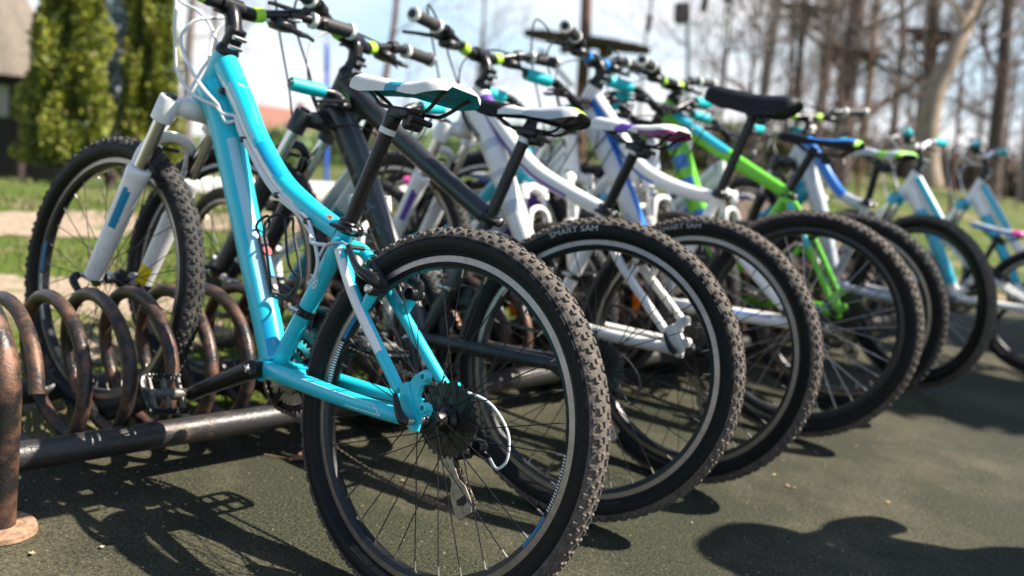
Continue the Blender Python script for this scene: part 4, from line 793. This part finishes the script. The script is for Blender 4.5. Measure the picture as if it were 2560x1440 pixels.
for i in range(19):
    bx = random.uniform(1850, 2640) if i < 13 else random.uniform(2660, 3500); d = random.uniform(28, 62); bare_tree('slim grey trunk in the far part of the wood', bx, bx+random.uniform(15, 75), 0, d, random.uniform(.06, .13), 11, random.choice([BARK, BARKG, BARKG]), limbs=13, lo=.06, group='slim far trunks of the wood', twigs=6, fine=5)
for i in range(13):
    bx = random.uniform(1760, 2600); bare_tree('thin twiggy sapling at the edge of the wood', bx, bx+random.uniform(10, 60), 0, random.uniform(14, 24), random.uniform(.018, .035), 5.5, random.choice([BARKR, BARK, BARKG]), limbs=13, lo=.05, group='saplings at the edge of the wood', name='sapling', twigs=6, fine=4, lim_len=.3)
for i in range(7):
    bx = random.uniform(560, 1800); d = random.uniform(48, 75); bare_tree('faint far bare tree against the pale sky', bx, bx+random.uniform(10, 60), 0, d, random.uniform(.05, .09), 9, BARKG, limbs=9, lo=.1, group='faint far trees', twigs=5, fine=4)
# the leaning tan trunk
d = 13.; P = [at(2322, 470, d), at(2316, 400, d), at(2322, 300, d), at(2345, 210, d), at(2395, 110, d), at(2440, 0, d+.3), at(2470, -140, d+.6), at(2500, -400, d+1)]
T_ = thing('leaning_tree', 'leaning tan trunk, the palest and thickest tree on the right', 'tree', M.Translation(tuple(P[0]))); tr, cr = tree_mesh(4.5, .155, BARKT, limbs=5, lo=.55, curve=[p-P[0] for p in P], seed=5); ob('trunk', tr, T_); ob('crown', cr, T_)
platform('small dark platform high on the left of the wood', 2022, 22, 24, 1.4, .2); platform('thin dark platform right of the thick dark trunk', 2135, 133, 20, 1.3, .13); platform('dark platform crossing behind the leaning tan trunk', 2335, 84, 24, 1.4, .24)
# lamp pole and hanging boxes
T_ = thing('lamp_pole', 'pale grey pole with a dark box lamp on top', 'lamp post', align(ground_at(1718, 16), at(1722, 60, 16))); hh = np.linalg.norm(at(1722, 60, 16)-ground_at(1718, 16)); b = MB(); b.tube([(0, 0, 0), (0, 0, hh)], [.055, .042], 14); ob('pole', b.mesh('pole', POLE), T_); b = MB(); b.box((0, 0, hh+.02), (.42, .06, .06), None, 0, .2); ob('bracket', b.mesh('bracket', POLE), T_); b = MB(); b.box((-.11, 0, hh+.18), (.24, .2, .30), None, 0, .1); ob('lamp_box', b.mesh('lamp_box', BOX), T_)
for lab, px, py, w_, h_ in (('small dark hanging log, left of the lamp pole', 1622, 58, .10, .30), ('dark hanging log right of the lamp pole', 1762, 8, .12, .30), ('topmost dark hanging log at the picture edge', 1822, -12, .13, .26)):
    c0 = at(px, py, 17); T_ = thing('hanging_log', lab, 'log', M.Translation(tuple(c0)), 'hanging logs of the climbing park'); b = MB(); b.tube([(0, 0, -h_/2), (0, 0, -h_/2+.02), (0, 0, h_/2-.02), (0, 0, h_/2)], [w_*.40, w_*.5, w_*.5, w_*.4], 12); ob('log', b.mesh('log', PLK), T_); b = MB(); b.tube([(0, 0, h_/2), (0, 0, 4)], .012, 6); ob('rope', b.mesh('rope', KCABLE), T_)
# leafy things
def leaf_cloud(N, fn, size, mats, name='crown', flat=.4, seed=0):
    rg = np.random.default_rng(seed); P, Nn, mi = fn(rg, N); N = len(P); a = rg.normal(size=(N, 3)); up = nrm(Nn*.55+np.array([0, 0, 1.])*flat+a*.35); s = nrm(np.cross(up, rg.normal(size=(N, 3)))); sz = size*rg.uniform(.5, 1.4, N)[:, None]
    v = np.stack([P-s*sz*.33, P+up*sz*.5-s*sz*.42, P+up*sz*1.25, P+up*sz*.5+s*sz*.42, P+s*sz*.33], 1).reshape(-1, 3); me = bpy.data.meshes.new(name); me.from_pydata(v.tolist(), [], (np.arange(N)[:, None]*5+np.arange(5)).tolist())
    for q_ in mats: me.materials.append(q_)
    me.polygons.foreach_set('material_index', mi.astype(int)); me.update(); return me
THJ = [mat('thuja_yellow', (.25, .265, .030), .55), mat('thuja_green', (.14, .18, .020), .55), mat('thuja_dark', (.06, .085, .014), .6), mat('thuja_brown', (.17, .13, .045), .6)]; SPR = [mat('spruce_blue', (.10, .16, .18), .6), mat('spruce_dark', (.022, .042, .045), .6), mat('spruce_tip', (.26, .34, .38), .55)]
def column(h, r_, seedk, nm):
    def fn(rg, N):
        z = rg.uniform(.03, 1, N)**.9*h; a = rg.uniform(0, 6.283, N); prof = np.minimum(1, (z/h)/.05)*(1-.86*(z/h)); lump = 1+.16*np.sin(5*a+z*4+seedk)+.12*np.sin(9*a-z*9)+.10*np.sin(z*13+a*2)
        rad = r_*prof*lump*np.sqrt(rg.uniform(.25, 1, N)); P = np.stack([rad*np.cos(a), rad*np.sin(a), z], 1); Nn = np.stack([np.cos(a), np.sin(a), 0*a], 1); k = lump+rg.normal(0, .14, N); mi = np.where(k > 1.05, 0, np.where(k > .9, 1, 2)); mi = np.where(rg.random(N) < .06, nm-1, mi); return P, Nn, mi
    return fn
def evergreen(label, name, px, d, h, r_, mats, size, N, seed, foot=None, lean=None):
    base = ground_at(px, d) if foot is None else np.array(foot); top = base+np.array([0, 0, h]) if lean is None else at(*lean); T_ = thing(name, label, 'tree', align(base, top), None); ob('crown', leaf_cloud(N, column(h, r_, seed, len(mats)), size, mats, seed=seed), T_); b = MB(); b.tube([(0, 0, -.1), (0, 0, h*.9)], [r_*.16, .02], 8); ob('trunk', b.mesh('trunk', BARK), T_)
evergreen('yellow green columnar thuja at the left edge, next to the hut', 'thuja_tree', 160, 6.6, 3.0, .29, THJ, .026, 52000, 1, lean=(180, 0, 6.6))
evergreen('darker yellow green columnar thuja nearest to the teal bike', 'thuja_tree', 374, 7.4, 3.2, .235, THJ, .026, 52000, 2, lean=(376, 0, 7.4))
evergreen('blue spruce between the two thujas', 'blue_spruce', 276, 7.9, 3.4, .34, SPR, .04, 14000, 3, lean=(278, 0, 7.9))
def dome(rx, rz, seedk):
    def fn(rg, N):
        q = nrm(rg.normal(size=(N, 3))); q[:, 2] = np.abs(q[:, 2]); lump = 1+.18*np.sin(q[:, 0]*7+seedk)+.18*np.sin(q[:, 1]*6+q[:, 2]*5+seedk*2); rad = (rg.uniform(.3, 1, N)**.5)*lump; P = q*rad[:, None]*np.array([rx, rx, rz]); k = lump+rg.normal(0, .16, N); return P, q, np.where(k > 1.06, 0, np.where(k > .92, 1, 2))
    return fn
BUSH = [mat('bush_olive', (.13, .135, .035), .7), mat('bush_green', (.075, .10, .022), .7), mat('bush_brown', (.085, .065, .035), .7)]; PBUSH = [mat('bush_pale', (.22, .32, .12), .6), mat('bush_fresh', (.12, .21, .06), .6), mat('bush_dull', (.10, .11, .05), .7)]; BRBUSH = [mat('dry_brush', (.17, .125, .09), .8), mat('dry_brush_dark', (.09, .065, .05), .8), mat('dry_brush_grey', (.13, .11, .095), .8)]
def shrub(label, px, d, rx, rz, mats, seed, N=1600, size=.10, group=None):
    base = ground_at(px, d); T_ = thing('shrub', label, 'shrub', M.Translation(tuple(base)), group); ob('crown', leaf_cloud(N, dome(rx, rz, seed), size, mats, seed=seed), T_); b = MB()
    for k in range(4): a = k*1.6+seed; b.tube([(0, 0, -.05), (math.cos(a)*rx*.4, math.sin(a)*rx*.4, rz*.7)], [.03, .01], 6)
    ob('stem', b.mesh('stem', BARK), T_)
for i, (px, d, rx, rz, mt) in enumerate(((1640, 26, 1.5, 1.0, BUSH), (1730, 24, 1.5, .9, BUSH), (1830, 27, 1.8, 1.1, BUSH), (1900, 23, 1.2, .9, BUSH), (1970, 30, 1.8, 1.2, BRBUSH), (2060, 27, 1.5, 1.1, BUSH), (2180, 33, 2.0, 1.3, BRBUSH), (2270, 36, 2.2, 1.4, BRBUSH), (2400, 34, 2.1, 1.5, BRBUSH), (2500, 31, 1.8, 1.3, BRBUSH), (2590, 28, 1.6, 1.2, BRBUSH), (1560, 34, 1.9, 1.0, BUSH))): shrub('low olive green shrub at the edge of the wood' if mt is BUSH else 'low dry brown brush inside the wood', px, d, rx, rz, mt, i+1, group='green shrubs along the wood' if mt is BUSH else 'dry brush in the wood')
for i, (px, d, rx, rz) in enumerate(((665, 26, .9, 1.0), (735, 30, 1.4, 1.2), (860, 28, 1.2, 1.0), (960, 33, 1.6, 1.1), (1080, 36, 1.6, 1.1), (1200, 38, 1.7, 1.1), (1330, 36, 1.6, 1.0), (1450, 34, 1.5, 1.0))): shrub('pale green shrub beyond the white kerb', px, d, rx, rz, PBUSH, 30+i, group='pale shrubs beyond the kerb')
# earth bank on the right
b = MB(); N_ = 26; Gm = []
c0 = ground_at(1840, 9.5)
for i in range(N_):
    ring = []
    for j in range(28):
        a = 2*math.pi*j/28; k = i/(N_-1); ring.append((1.5*k*math.cos(a), 1.0*k*math.sin(a), .36*(math.cos(k*math.pi)*.5+.5)*(1+.25*math.sin(3*a+k*6))-.01))
    Gm.append(ring)
b.grid(np.array(Gm), True); T_ = ob('earth_bank', b.mesh('earth_bank', mat('leafy_earth', (.15, .105, .075), .95, c2=(.075, .055, .035), sc_=9., lo=.35, hi=.65, bump=.8, bsc=40.)), None, M.Translation(tuple(c0)), kind='structure')
# white kerb, blue pole, red-roofed house, hut
CONC = mat('pale_concrete', (.62, .60, .56), .8, c2=(.45, .43, .40), sc_=4., lo=.4, hi=.7); K0, K1 = ground_at(440, 8.6), ground_at(1230, 12.0); kd = nrm(K1-K0); kl = np.linalg.norm(K1-K0)
T_ = thing('kerb_wall', 'low white concrete kerb wall behind the lawn', 'wall', M.Translation(tuple(K0))); nseg = 9
for i in range(nseg):
    c_ = kd*(kl*(i+.5)/nseg); b = MB(); b.box((0, 0, .08), (kl/nseg-.012, .22, .24), rotm(kd, nrm(np.cross((0, 0, 1), kd)), (0, 0, 1)), 0, .06); ob('kerb_block', b.mesh('kerb_block', CONC), T_, M.Translation(tuple(c_)))
base = ground_at(815, 13); tp = at(818, 112, 13); T_ = thing('blue_pole', 'blue painted metal pole behind the black bike', 'pole', align(base, tp)); hh = np.linalg.norm(tp-base); b = MB(); b.tube([(0, 0, 0), (0, 0, hh-.02), (0, 0, hh)], [.028, .028, .02], 14); ob('post', b.mesh('post', paint('pole_blue', (.02, .10, .50))), T_); b = MB(); b.box((0, 0, hh-.18), (.05, .13, .34), None, 0, .1); ob('sign_box', b.mesh('sign_box', paint('pole_blue', (.02, .10, .5))), T_)
hb = at(705, 330, 62.); T_ = thing('red_roofed_house', 'small far house with an orange red tiled roof', 'house', M.Translation(tuple(hb))@M.Rotation(R(-8), 4, 'Z')); WALLH = mat('plaster', (.55, .48, .40), .85); ROOF = mat('red_tiles', (.36, .17, .12), .8, c2=(.27, .12, .08), sc_=6., lo=.4, hi=.7); WIN = mat('dark_glass', (.03, .035, .04), .1)
b = MB(); b.box((0, 0, -1.5), (4.6, 4, 3.4), None, 0, 0); ob('wall', b.mesh('wall', WALLH, smooth=False), T_); b = MB(); b.add([(-2.6, -2.3, .2), (2.6, -2.3, .2), (2.6, 2.3, .2), (-2.6, 2.3, .2), (-2.2, 0, 1.5), (2.2, 0, 1.5)], [(0, 1, 5, 4), (2, 3, 4, 5), (1, 2, 5), (3, 0, 4), (3, 2, 1, 0)]); rf = ob('roof', b.mesh('roof', ROOF, smooth=False), T_); b = MB(); b.box((.9, .4, 1.5), (.4, .4, .9), None, 0, 0); ob('chimney', b.mesh('chimney', ROOF, smooth=False), rf)
for x in (-1.4, 0, 1.4): b = MB(); b.box((x, -2.02, -.9), (.7, .06, 1.0), None, 0, .1); wn = ob('window', b.mesh('window', WIN), T_); b = MB(); b.box((x, -2.05, -1.46), (.9, .12, .08), None, 0, .1); ob('sill', b.mesh('sill', CONC), wn)
hb = ground_at(-125, 16.0); T_ = thing('thatched_hut', 'thatched hut with a dark counter at the left edge', 'hut', M.Translation(tuple(hb))@M.Scale(1.55, 4)); THT = mat('thatch', (.19, .155, .125), .95, c2=(.12, .10, .08), sc_=18., lo=.4, hi=.7, bump=.8, bsc=30.)
b = MB(); Gt = np.array([[(r_*math.cos(a)*(1+.03*math.sin(a*23)), r_*math.sin(a)*(1+.03*math.sin(a*23)), z) for a in np.linspace(0, 6.283, 60, endpoint=False)] for r_, z in ((.05, 3.0), (.5, 2.3), (.92, 1.62), (1.0, 1.40), (1.02, 1.33), (.93, 1.36), (.1, 2.2))]); b.grid(Gt, True); ob('thatch_roof', b.mesh('thatch_roof', THT), T_)
for a in np.arange(0, 6.28, 1.047): b = MB(); b.tube([(.72*math.cos(a), .72*math.sin(a), -.1), (.72*math.cos(a), .72*math.sin(a), 1.6)], .05, 10); ob('post', b.mesh('post', PLK), T_)
for k in range(7): b = MB(); b.box((.1, -.74, .06+k*.098), (1.5, .05, .09), None, 0, .12); ob('board', b.mesh('board', PLK), T_)
b = MB(); b.box((.1, .62, .68), (1.5, .06, 1.36), None, 0, .05); ob('back_wall', b.mesh('back_wall', mat('dark_wall', (.05, .045, .045), .85)), T_)
for x in (.15, .52): b = MB(); b.box((x, .58, .98), (.24, .05, .34), None, 0, .1); ob('window', b.mesh('window', mat('pale_pane', (.55, .58, .62), .25)), T_)
b = MB(); b.box((.30, -.2, .80), (.24, .3, .34), None, 0, .2); ob('white_cabinet', b.mesh('white_cabinet', mat('cream_panel', (.7, .66, .55), .6)), T_)
T_ = thing('wooden_pole', 'slanting pale wooden pole between the thujas', 'pole', align(at(268, 205, 7.9), at(212, 120, 8.1))); b = MB(); b.tube([(0, 0, 0), (0, 0, .36)], .034, 10); ob('pole', b.mesh('pole', BARKT), T_)
# dark fence at the right, beyond the lawn
K0, K1 = ground_at(2235, 30), ground_at(2660, 26); kd = nrm(K1-K0); kl = np.linalg.norm(K1-K0); T_ = thing('dark_fence', 'low dark board fence beyond the lawn on the right', 'fence', M.Translation(tuple(K0)))
for i in range(14):
    c_ = kd*(kl*(i+.5)/14); b = MB(); b.box((0, 0, .30), (kl/14-.03, .06, .72), rotm(kd, nrm(np.cross((0, 0, 1), kd)), (0, 0, 1)), 0, .06); ob('board', b.mesh('board', PLK), T_, M.Translation(tuple(c_)))
# ---------------------------------------------------------------- far side bikes, small things, people and trees out of frame
for lab, px, py, yaw, s_, fr in (('small white and aqua bike on the far side of the rack, behind the teal bike', 535, 865, 318, .74, [WHITE, AQUA]), ('small aqua bike on the far side of the rack, behind the black bike', 905, 800, 322, .78, [AQUA, WHITE]), ('small white bike on the far side of the rack, behind the white and purple bike', 1180, 770, 320, .80, [WHITE, AQUA]), ('small white and purple bike across the rack, just left of the green bike', -1.75, 0, 321, .84, [WHITE, PURPLE]), ('small silver bike across the rack, between the white bikes and the green one', -2.25, 0, 314, .86, [SILVERP, BLACK]), ('small white and blue bike on the far side of the rack, behind the green bike', -2.75, 0, 318, .8, [WHITE, BLUE]), ('small aqua and white bike across the rack, behind the grey and blue bike', -3.55, 0, 316, .8, [AQUA, WHITE])):
    p_ = gpt(px, py) if px > 0 else RB+RX*(-px)+RN*1.0; build_bike(lab, 'bicycles parked on the far side of the rack', bike_matrix(p_[0], p_[1], R(yaw), R(2), s_), {**SK, 'crank': 30.}, fr, [WHITE, WHITE], (topfn([SEATG, PINK, SEATB, SEATM], f_seatk), SEATM), rings=None, barm=BMET, cmat=KCABLE, gripm=AQG, endm=AQG, name='childrens_bike', rear_kw=dict(kind='worn', reflectors=(70, 190, 310)), front_kw=dict(kind='worn', reflectors=(10, 200)))
# fallen leaves
LEAFM = [mat('dry_leaf', (.30, .15, .10), .7, c2=(.20, .09, .06), sc_=60., lo=.4, hi=.7), mat('tan_leaf', (.42, .30, .19), .7)]
def oak_leaf(label, px, py, s_, rz, m_, stem=True, lift=.004):
    c_ = gpt(px, py); T_ = thing('fallen_leaf', label, 'leaf', M.Translation((c_[0], c_[1], lift))@M.Rotation(rz, 4, 'Z'), 'dry leaves on the paving'); n_ = 40; pts = []
    for i in range(n_): a = 2*math.pi*i/n_; rr2 = (.55+.45*abs(math.cos(a*2.5)))*(1 if math.cos(a) > -.8 else .6); pts.append((s_*rr2*math.cos(a), .72*s_*rr2*math.sin(a), .25*s_*(abs(math.sin(a))**2)*rr2*rr2+random.uniform(0, .05*s_)))
    me = MB(); me.add([(0, 0, .03*s_)]+pts, [(0, 1+i, 1+(i+1) % n_) for i in range(n_)]); ob('blade', me.mesh('blade', m_, ang=180), T_)
    if stem: b = MB(); b.tube(spline([(-.5*s_, 0, .02*s_), (-1.2*s_, .1*s_, .04*s_), (-2.3*s_, .55*s_, .01*s_)], 6), [.05*s_, .03*s_, .05*s_], 6); ob('leaf_stem', b.mesh('leaf_stem', m_), T_)
oak_leaf('brown oak leaf with a long stem beside the teal rear wheel', 748, 1152, .034, R(15), LEAFM[0])
for i, (px, py, s_) in enumerate(((410, 1132, .012), (450, 1163, .007), (655, 1083, .010), (395, 1208, .005), (255, 1372, .010), (80, 1388, .012), (1970, 1218, .016), (1935, 1190, .012), (2040, 1133, .012), (2070, 1128, .012), (2220, 1258, .012), (2270, 1330, .007), (2365, 1285, .006), (1730, 1310, .006), (1005, 1205, .009), (2140, 1117, .010), (1985, 1222, .008))): oak_leaf('small dry leaf scrap on the dark paving', px, py, s_*.62, random.uniform(0, 6), LEAFM[1] if i % 3 else LEAFM[0], False)
# crumbs
def crumbs(N):
    a = rng.uniform(-1.2, 3.2, N); b_ = rng.uniform(.9, 4.2, N); P = np.stack([a, b_, np.full(N, .0008)], 1); P = P[(P@RN) < e0@RN-.02]; N = len(P); s = .0007+.0030*rng.random(N)**3
    v = np.stack([P+np.stack([s, 0*s, 0*s], 1), P+np.stack([-.5*s, s*.8, 0*s], 1), P+np.stack([-.6*s, -s*.8, 0*s], 1), P+np.stack([0*s, 0*s, s*.8], 1)], 1).reshape(-1, 3); i = np.arange(N)[:, None]*4
    f = np.concatenate([i+np.array([0, 1, 3]), i+np.array([1, 2, 3]), i+np.array([2, 0, 3])]); me = bpy.data.meshes.new('crumbs'); me.from_pydata(v.tolist(), [], f.tolist()); me.materials.append(mat('crumb', (.28, .24, .18), .9, c2=(.12, .10, .07), sc_=30., lo=.4, hi=.6)); me.update(); return me
ob('crumbs', crumbs(9000), None, None, kind='stuff', label='tiny pale crumbs scattered over the paving', category='crumbs')
# a bystander to the right of the frame, whose shadow falls into the picture
def person(x, y, face):
    T_ = thing('person', 'person in dark jacket, jeans and brimmed hat standing right of the bikes', 'person', M.Translation((x, y, 0))@M.Rotation(face, 4, 'Z'))
    J = dict(pel=(0, 0, .93), wst=(0, 0, 1.08), chs=(.01, 0, 1.27), nk0=(0, 0, 1.43), nk=(.015, 0, 1.50), hd0=(.03, 0, 1.58), hd=(.03, 0, 1.68), hd2=(.025, 0, 1.73))
    E_ = [('pel', 'wst'), ('wst', 'chs'), ('chs', 'nk0'), ('nk0', 'nk'), ('nk', 'hd0'), ('hd0', 'hd'), ('hd', 'hd2')]; Rr = dict(pel=(.165, .12), wst=(.15, .11), chs=(.175, .125), nk0=(.09, .08), nk=(.058, .058), hd0=(.075, .085), hd=(.08, .098), hd2=(.065, .078))
    for s, k in ((1, 'l'), (-1, 'r')):
        J.update({k+'hip': (0, s*.10, .88), k+'kn': (.02, s*.115, .49), k+'an': (-.01, s*.12, .09), k+'toe': (.15, s*.14, .045), k+'sh': (0, s*.18, 1.40), k+'el': (.06, s*.25, 1.13), k+'wr': (.26, s*.13, 1.20), k+'hand': (.32, s*.09, 1.23), k+'fng': (.37, s*.07, 1.25)})
        Rr.update({k+'hip': (.095, .1), k+'kn': (.062, .062), k+'an': (.045, .045), k+'toe': (.042, .032), k+'sh': (.068, .068), k+'el': (.048, .048), k+'wr': (.032, .030), k+'hand': (.036, .022), k+'fng': (.030, .012)})
        E_ += [('pel', k+'hip'), (k+'hip', k+'kn'), (k+'kn', k+'an'), (k+'an', k+'toe'), ('chs', k+'sh'), (k+'sh', k+'el'), (k+'el', k+'wr'), (k+'wr', k+'hand'), (k+'hand', k+'fng')]
    K = list(J); me = bpy.data.meshes.new('body'); bm_ = bmesh.new(); ly = bm_.verts.layers.skin.verify(); vs = {}
    for k in K:
        v = bm_.verts.new(J[k]); v[ly].radius = Rr[k]; v[ly].use_root = k == 'pel'; vs[k] = v
    for a, c_ in E_: bm_.edges.new((vs[a], vs[c_]))
    bm_.to_mesh(me); bm_.free(); o = ob('body', me, T_); o.modifiers.new('skin', 'SKIN').use_smooth_shade = True; s_ = o.modifiers.new('sub', 'SUBSURF'); s_.levels = s_.render_levels = 2
    m_, n, lk, bs = nodes_mat('clothes'); t = n.new('ShaderNodeTexCoord'); sp = n.new('ShaderNodeSeparateXYZ'); lk(t.outputs['Object'], sp.inputs[0]); r = n.new('ShaderNodeMapRange'); r.inputs['From Max'].default_value = 1.8; lk(sp.outputs[2], r.inputs[0]); cr = n.new('ShaderNodeValToRGB'); cr.color_ramp.interpolation = 'CONSTANT'; el = cr.color_ramp.elements; el[0].color = (.02, .02, .02, 1); el[1].position = .06; el[1].color = (.03, .05, .12, 1)
    for p_, c_ in ((.50, (.03, .03, .035, 1)), (.815, (.52, .33, .25, 1))): e = el.new(p_); e.color = c_
    lk(r.outputs[0], cr.inputs[0]); lk(cr.outputs[0], bs.inputs['Base Color']); bs.inputs['Roughness'].default_value = .8; me.materials.append(m_)
    b = MB(); b.lathe([(.0, .115), (.06, .11), (.098, .085), (.108, .03), (.112, 0), (.165, -.035), (.172, -.040), (.112, -.006)], (.028, 0, 1.70), (0, 0, 1), 32, 0); ob('hat', b.mesh('hat', mat('hat_cloth', (.05, .05, .045), .85)), T_)
    b = MB(); b.lathe([(.012, 0), (.016, .004), (.006, .012)], (.112, .032, 1.66), (1, 0, 0), 10, 0); b.lathe([(.012, 0), (.016, .004), (.006, .012)], (.112, -.032, 1.66), (1, 0, 0), 10, 0); ob('eyes', b.mesh('eyes', mat('eye_dark', (.03, .02, .02), .2)), T_)
    b = MB(); b.tube(spline([(.115, 0, 1.655), (.132, 0, 1.625), (.118, 0, 1.612)], 4), [.008, .013, .008], 8); ob('nose', b.mesh('nose', mat('skin', (.52, .33, .25), .6)), T_)
person(1.98, 2.14, R(190))
# evergreen standing right of the frame; its shade lies over the far end of the row
for lab, x, y, h, r_, sd_ in (('tall dark evergreen standing right of the bike row', 5.4, 4.1, 5.6, 1.05, 11), ('broad dark evergreen behind the tall one, right of the row', 6.2, 5.6, 6.0, 1.3, 12)): evergreen(lab, 'evergreen_tree', 0, 0, h, r_, [mat('evergreen', (.05, .08, .02), .6), mat('evergreen_dark', (.03, .05, .015), .6), mat('evergreen_deep', (.02, .035, .012), .6)], .12, 3200, sd_, foot=(x, y, -.02))
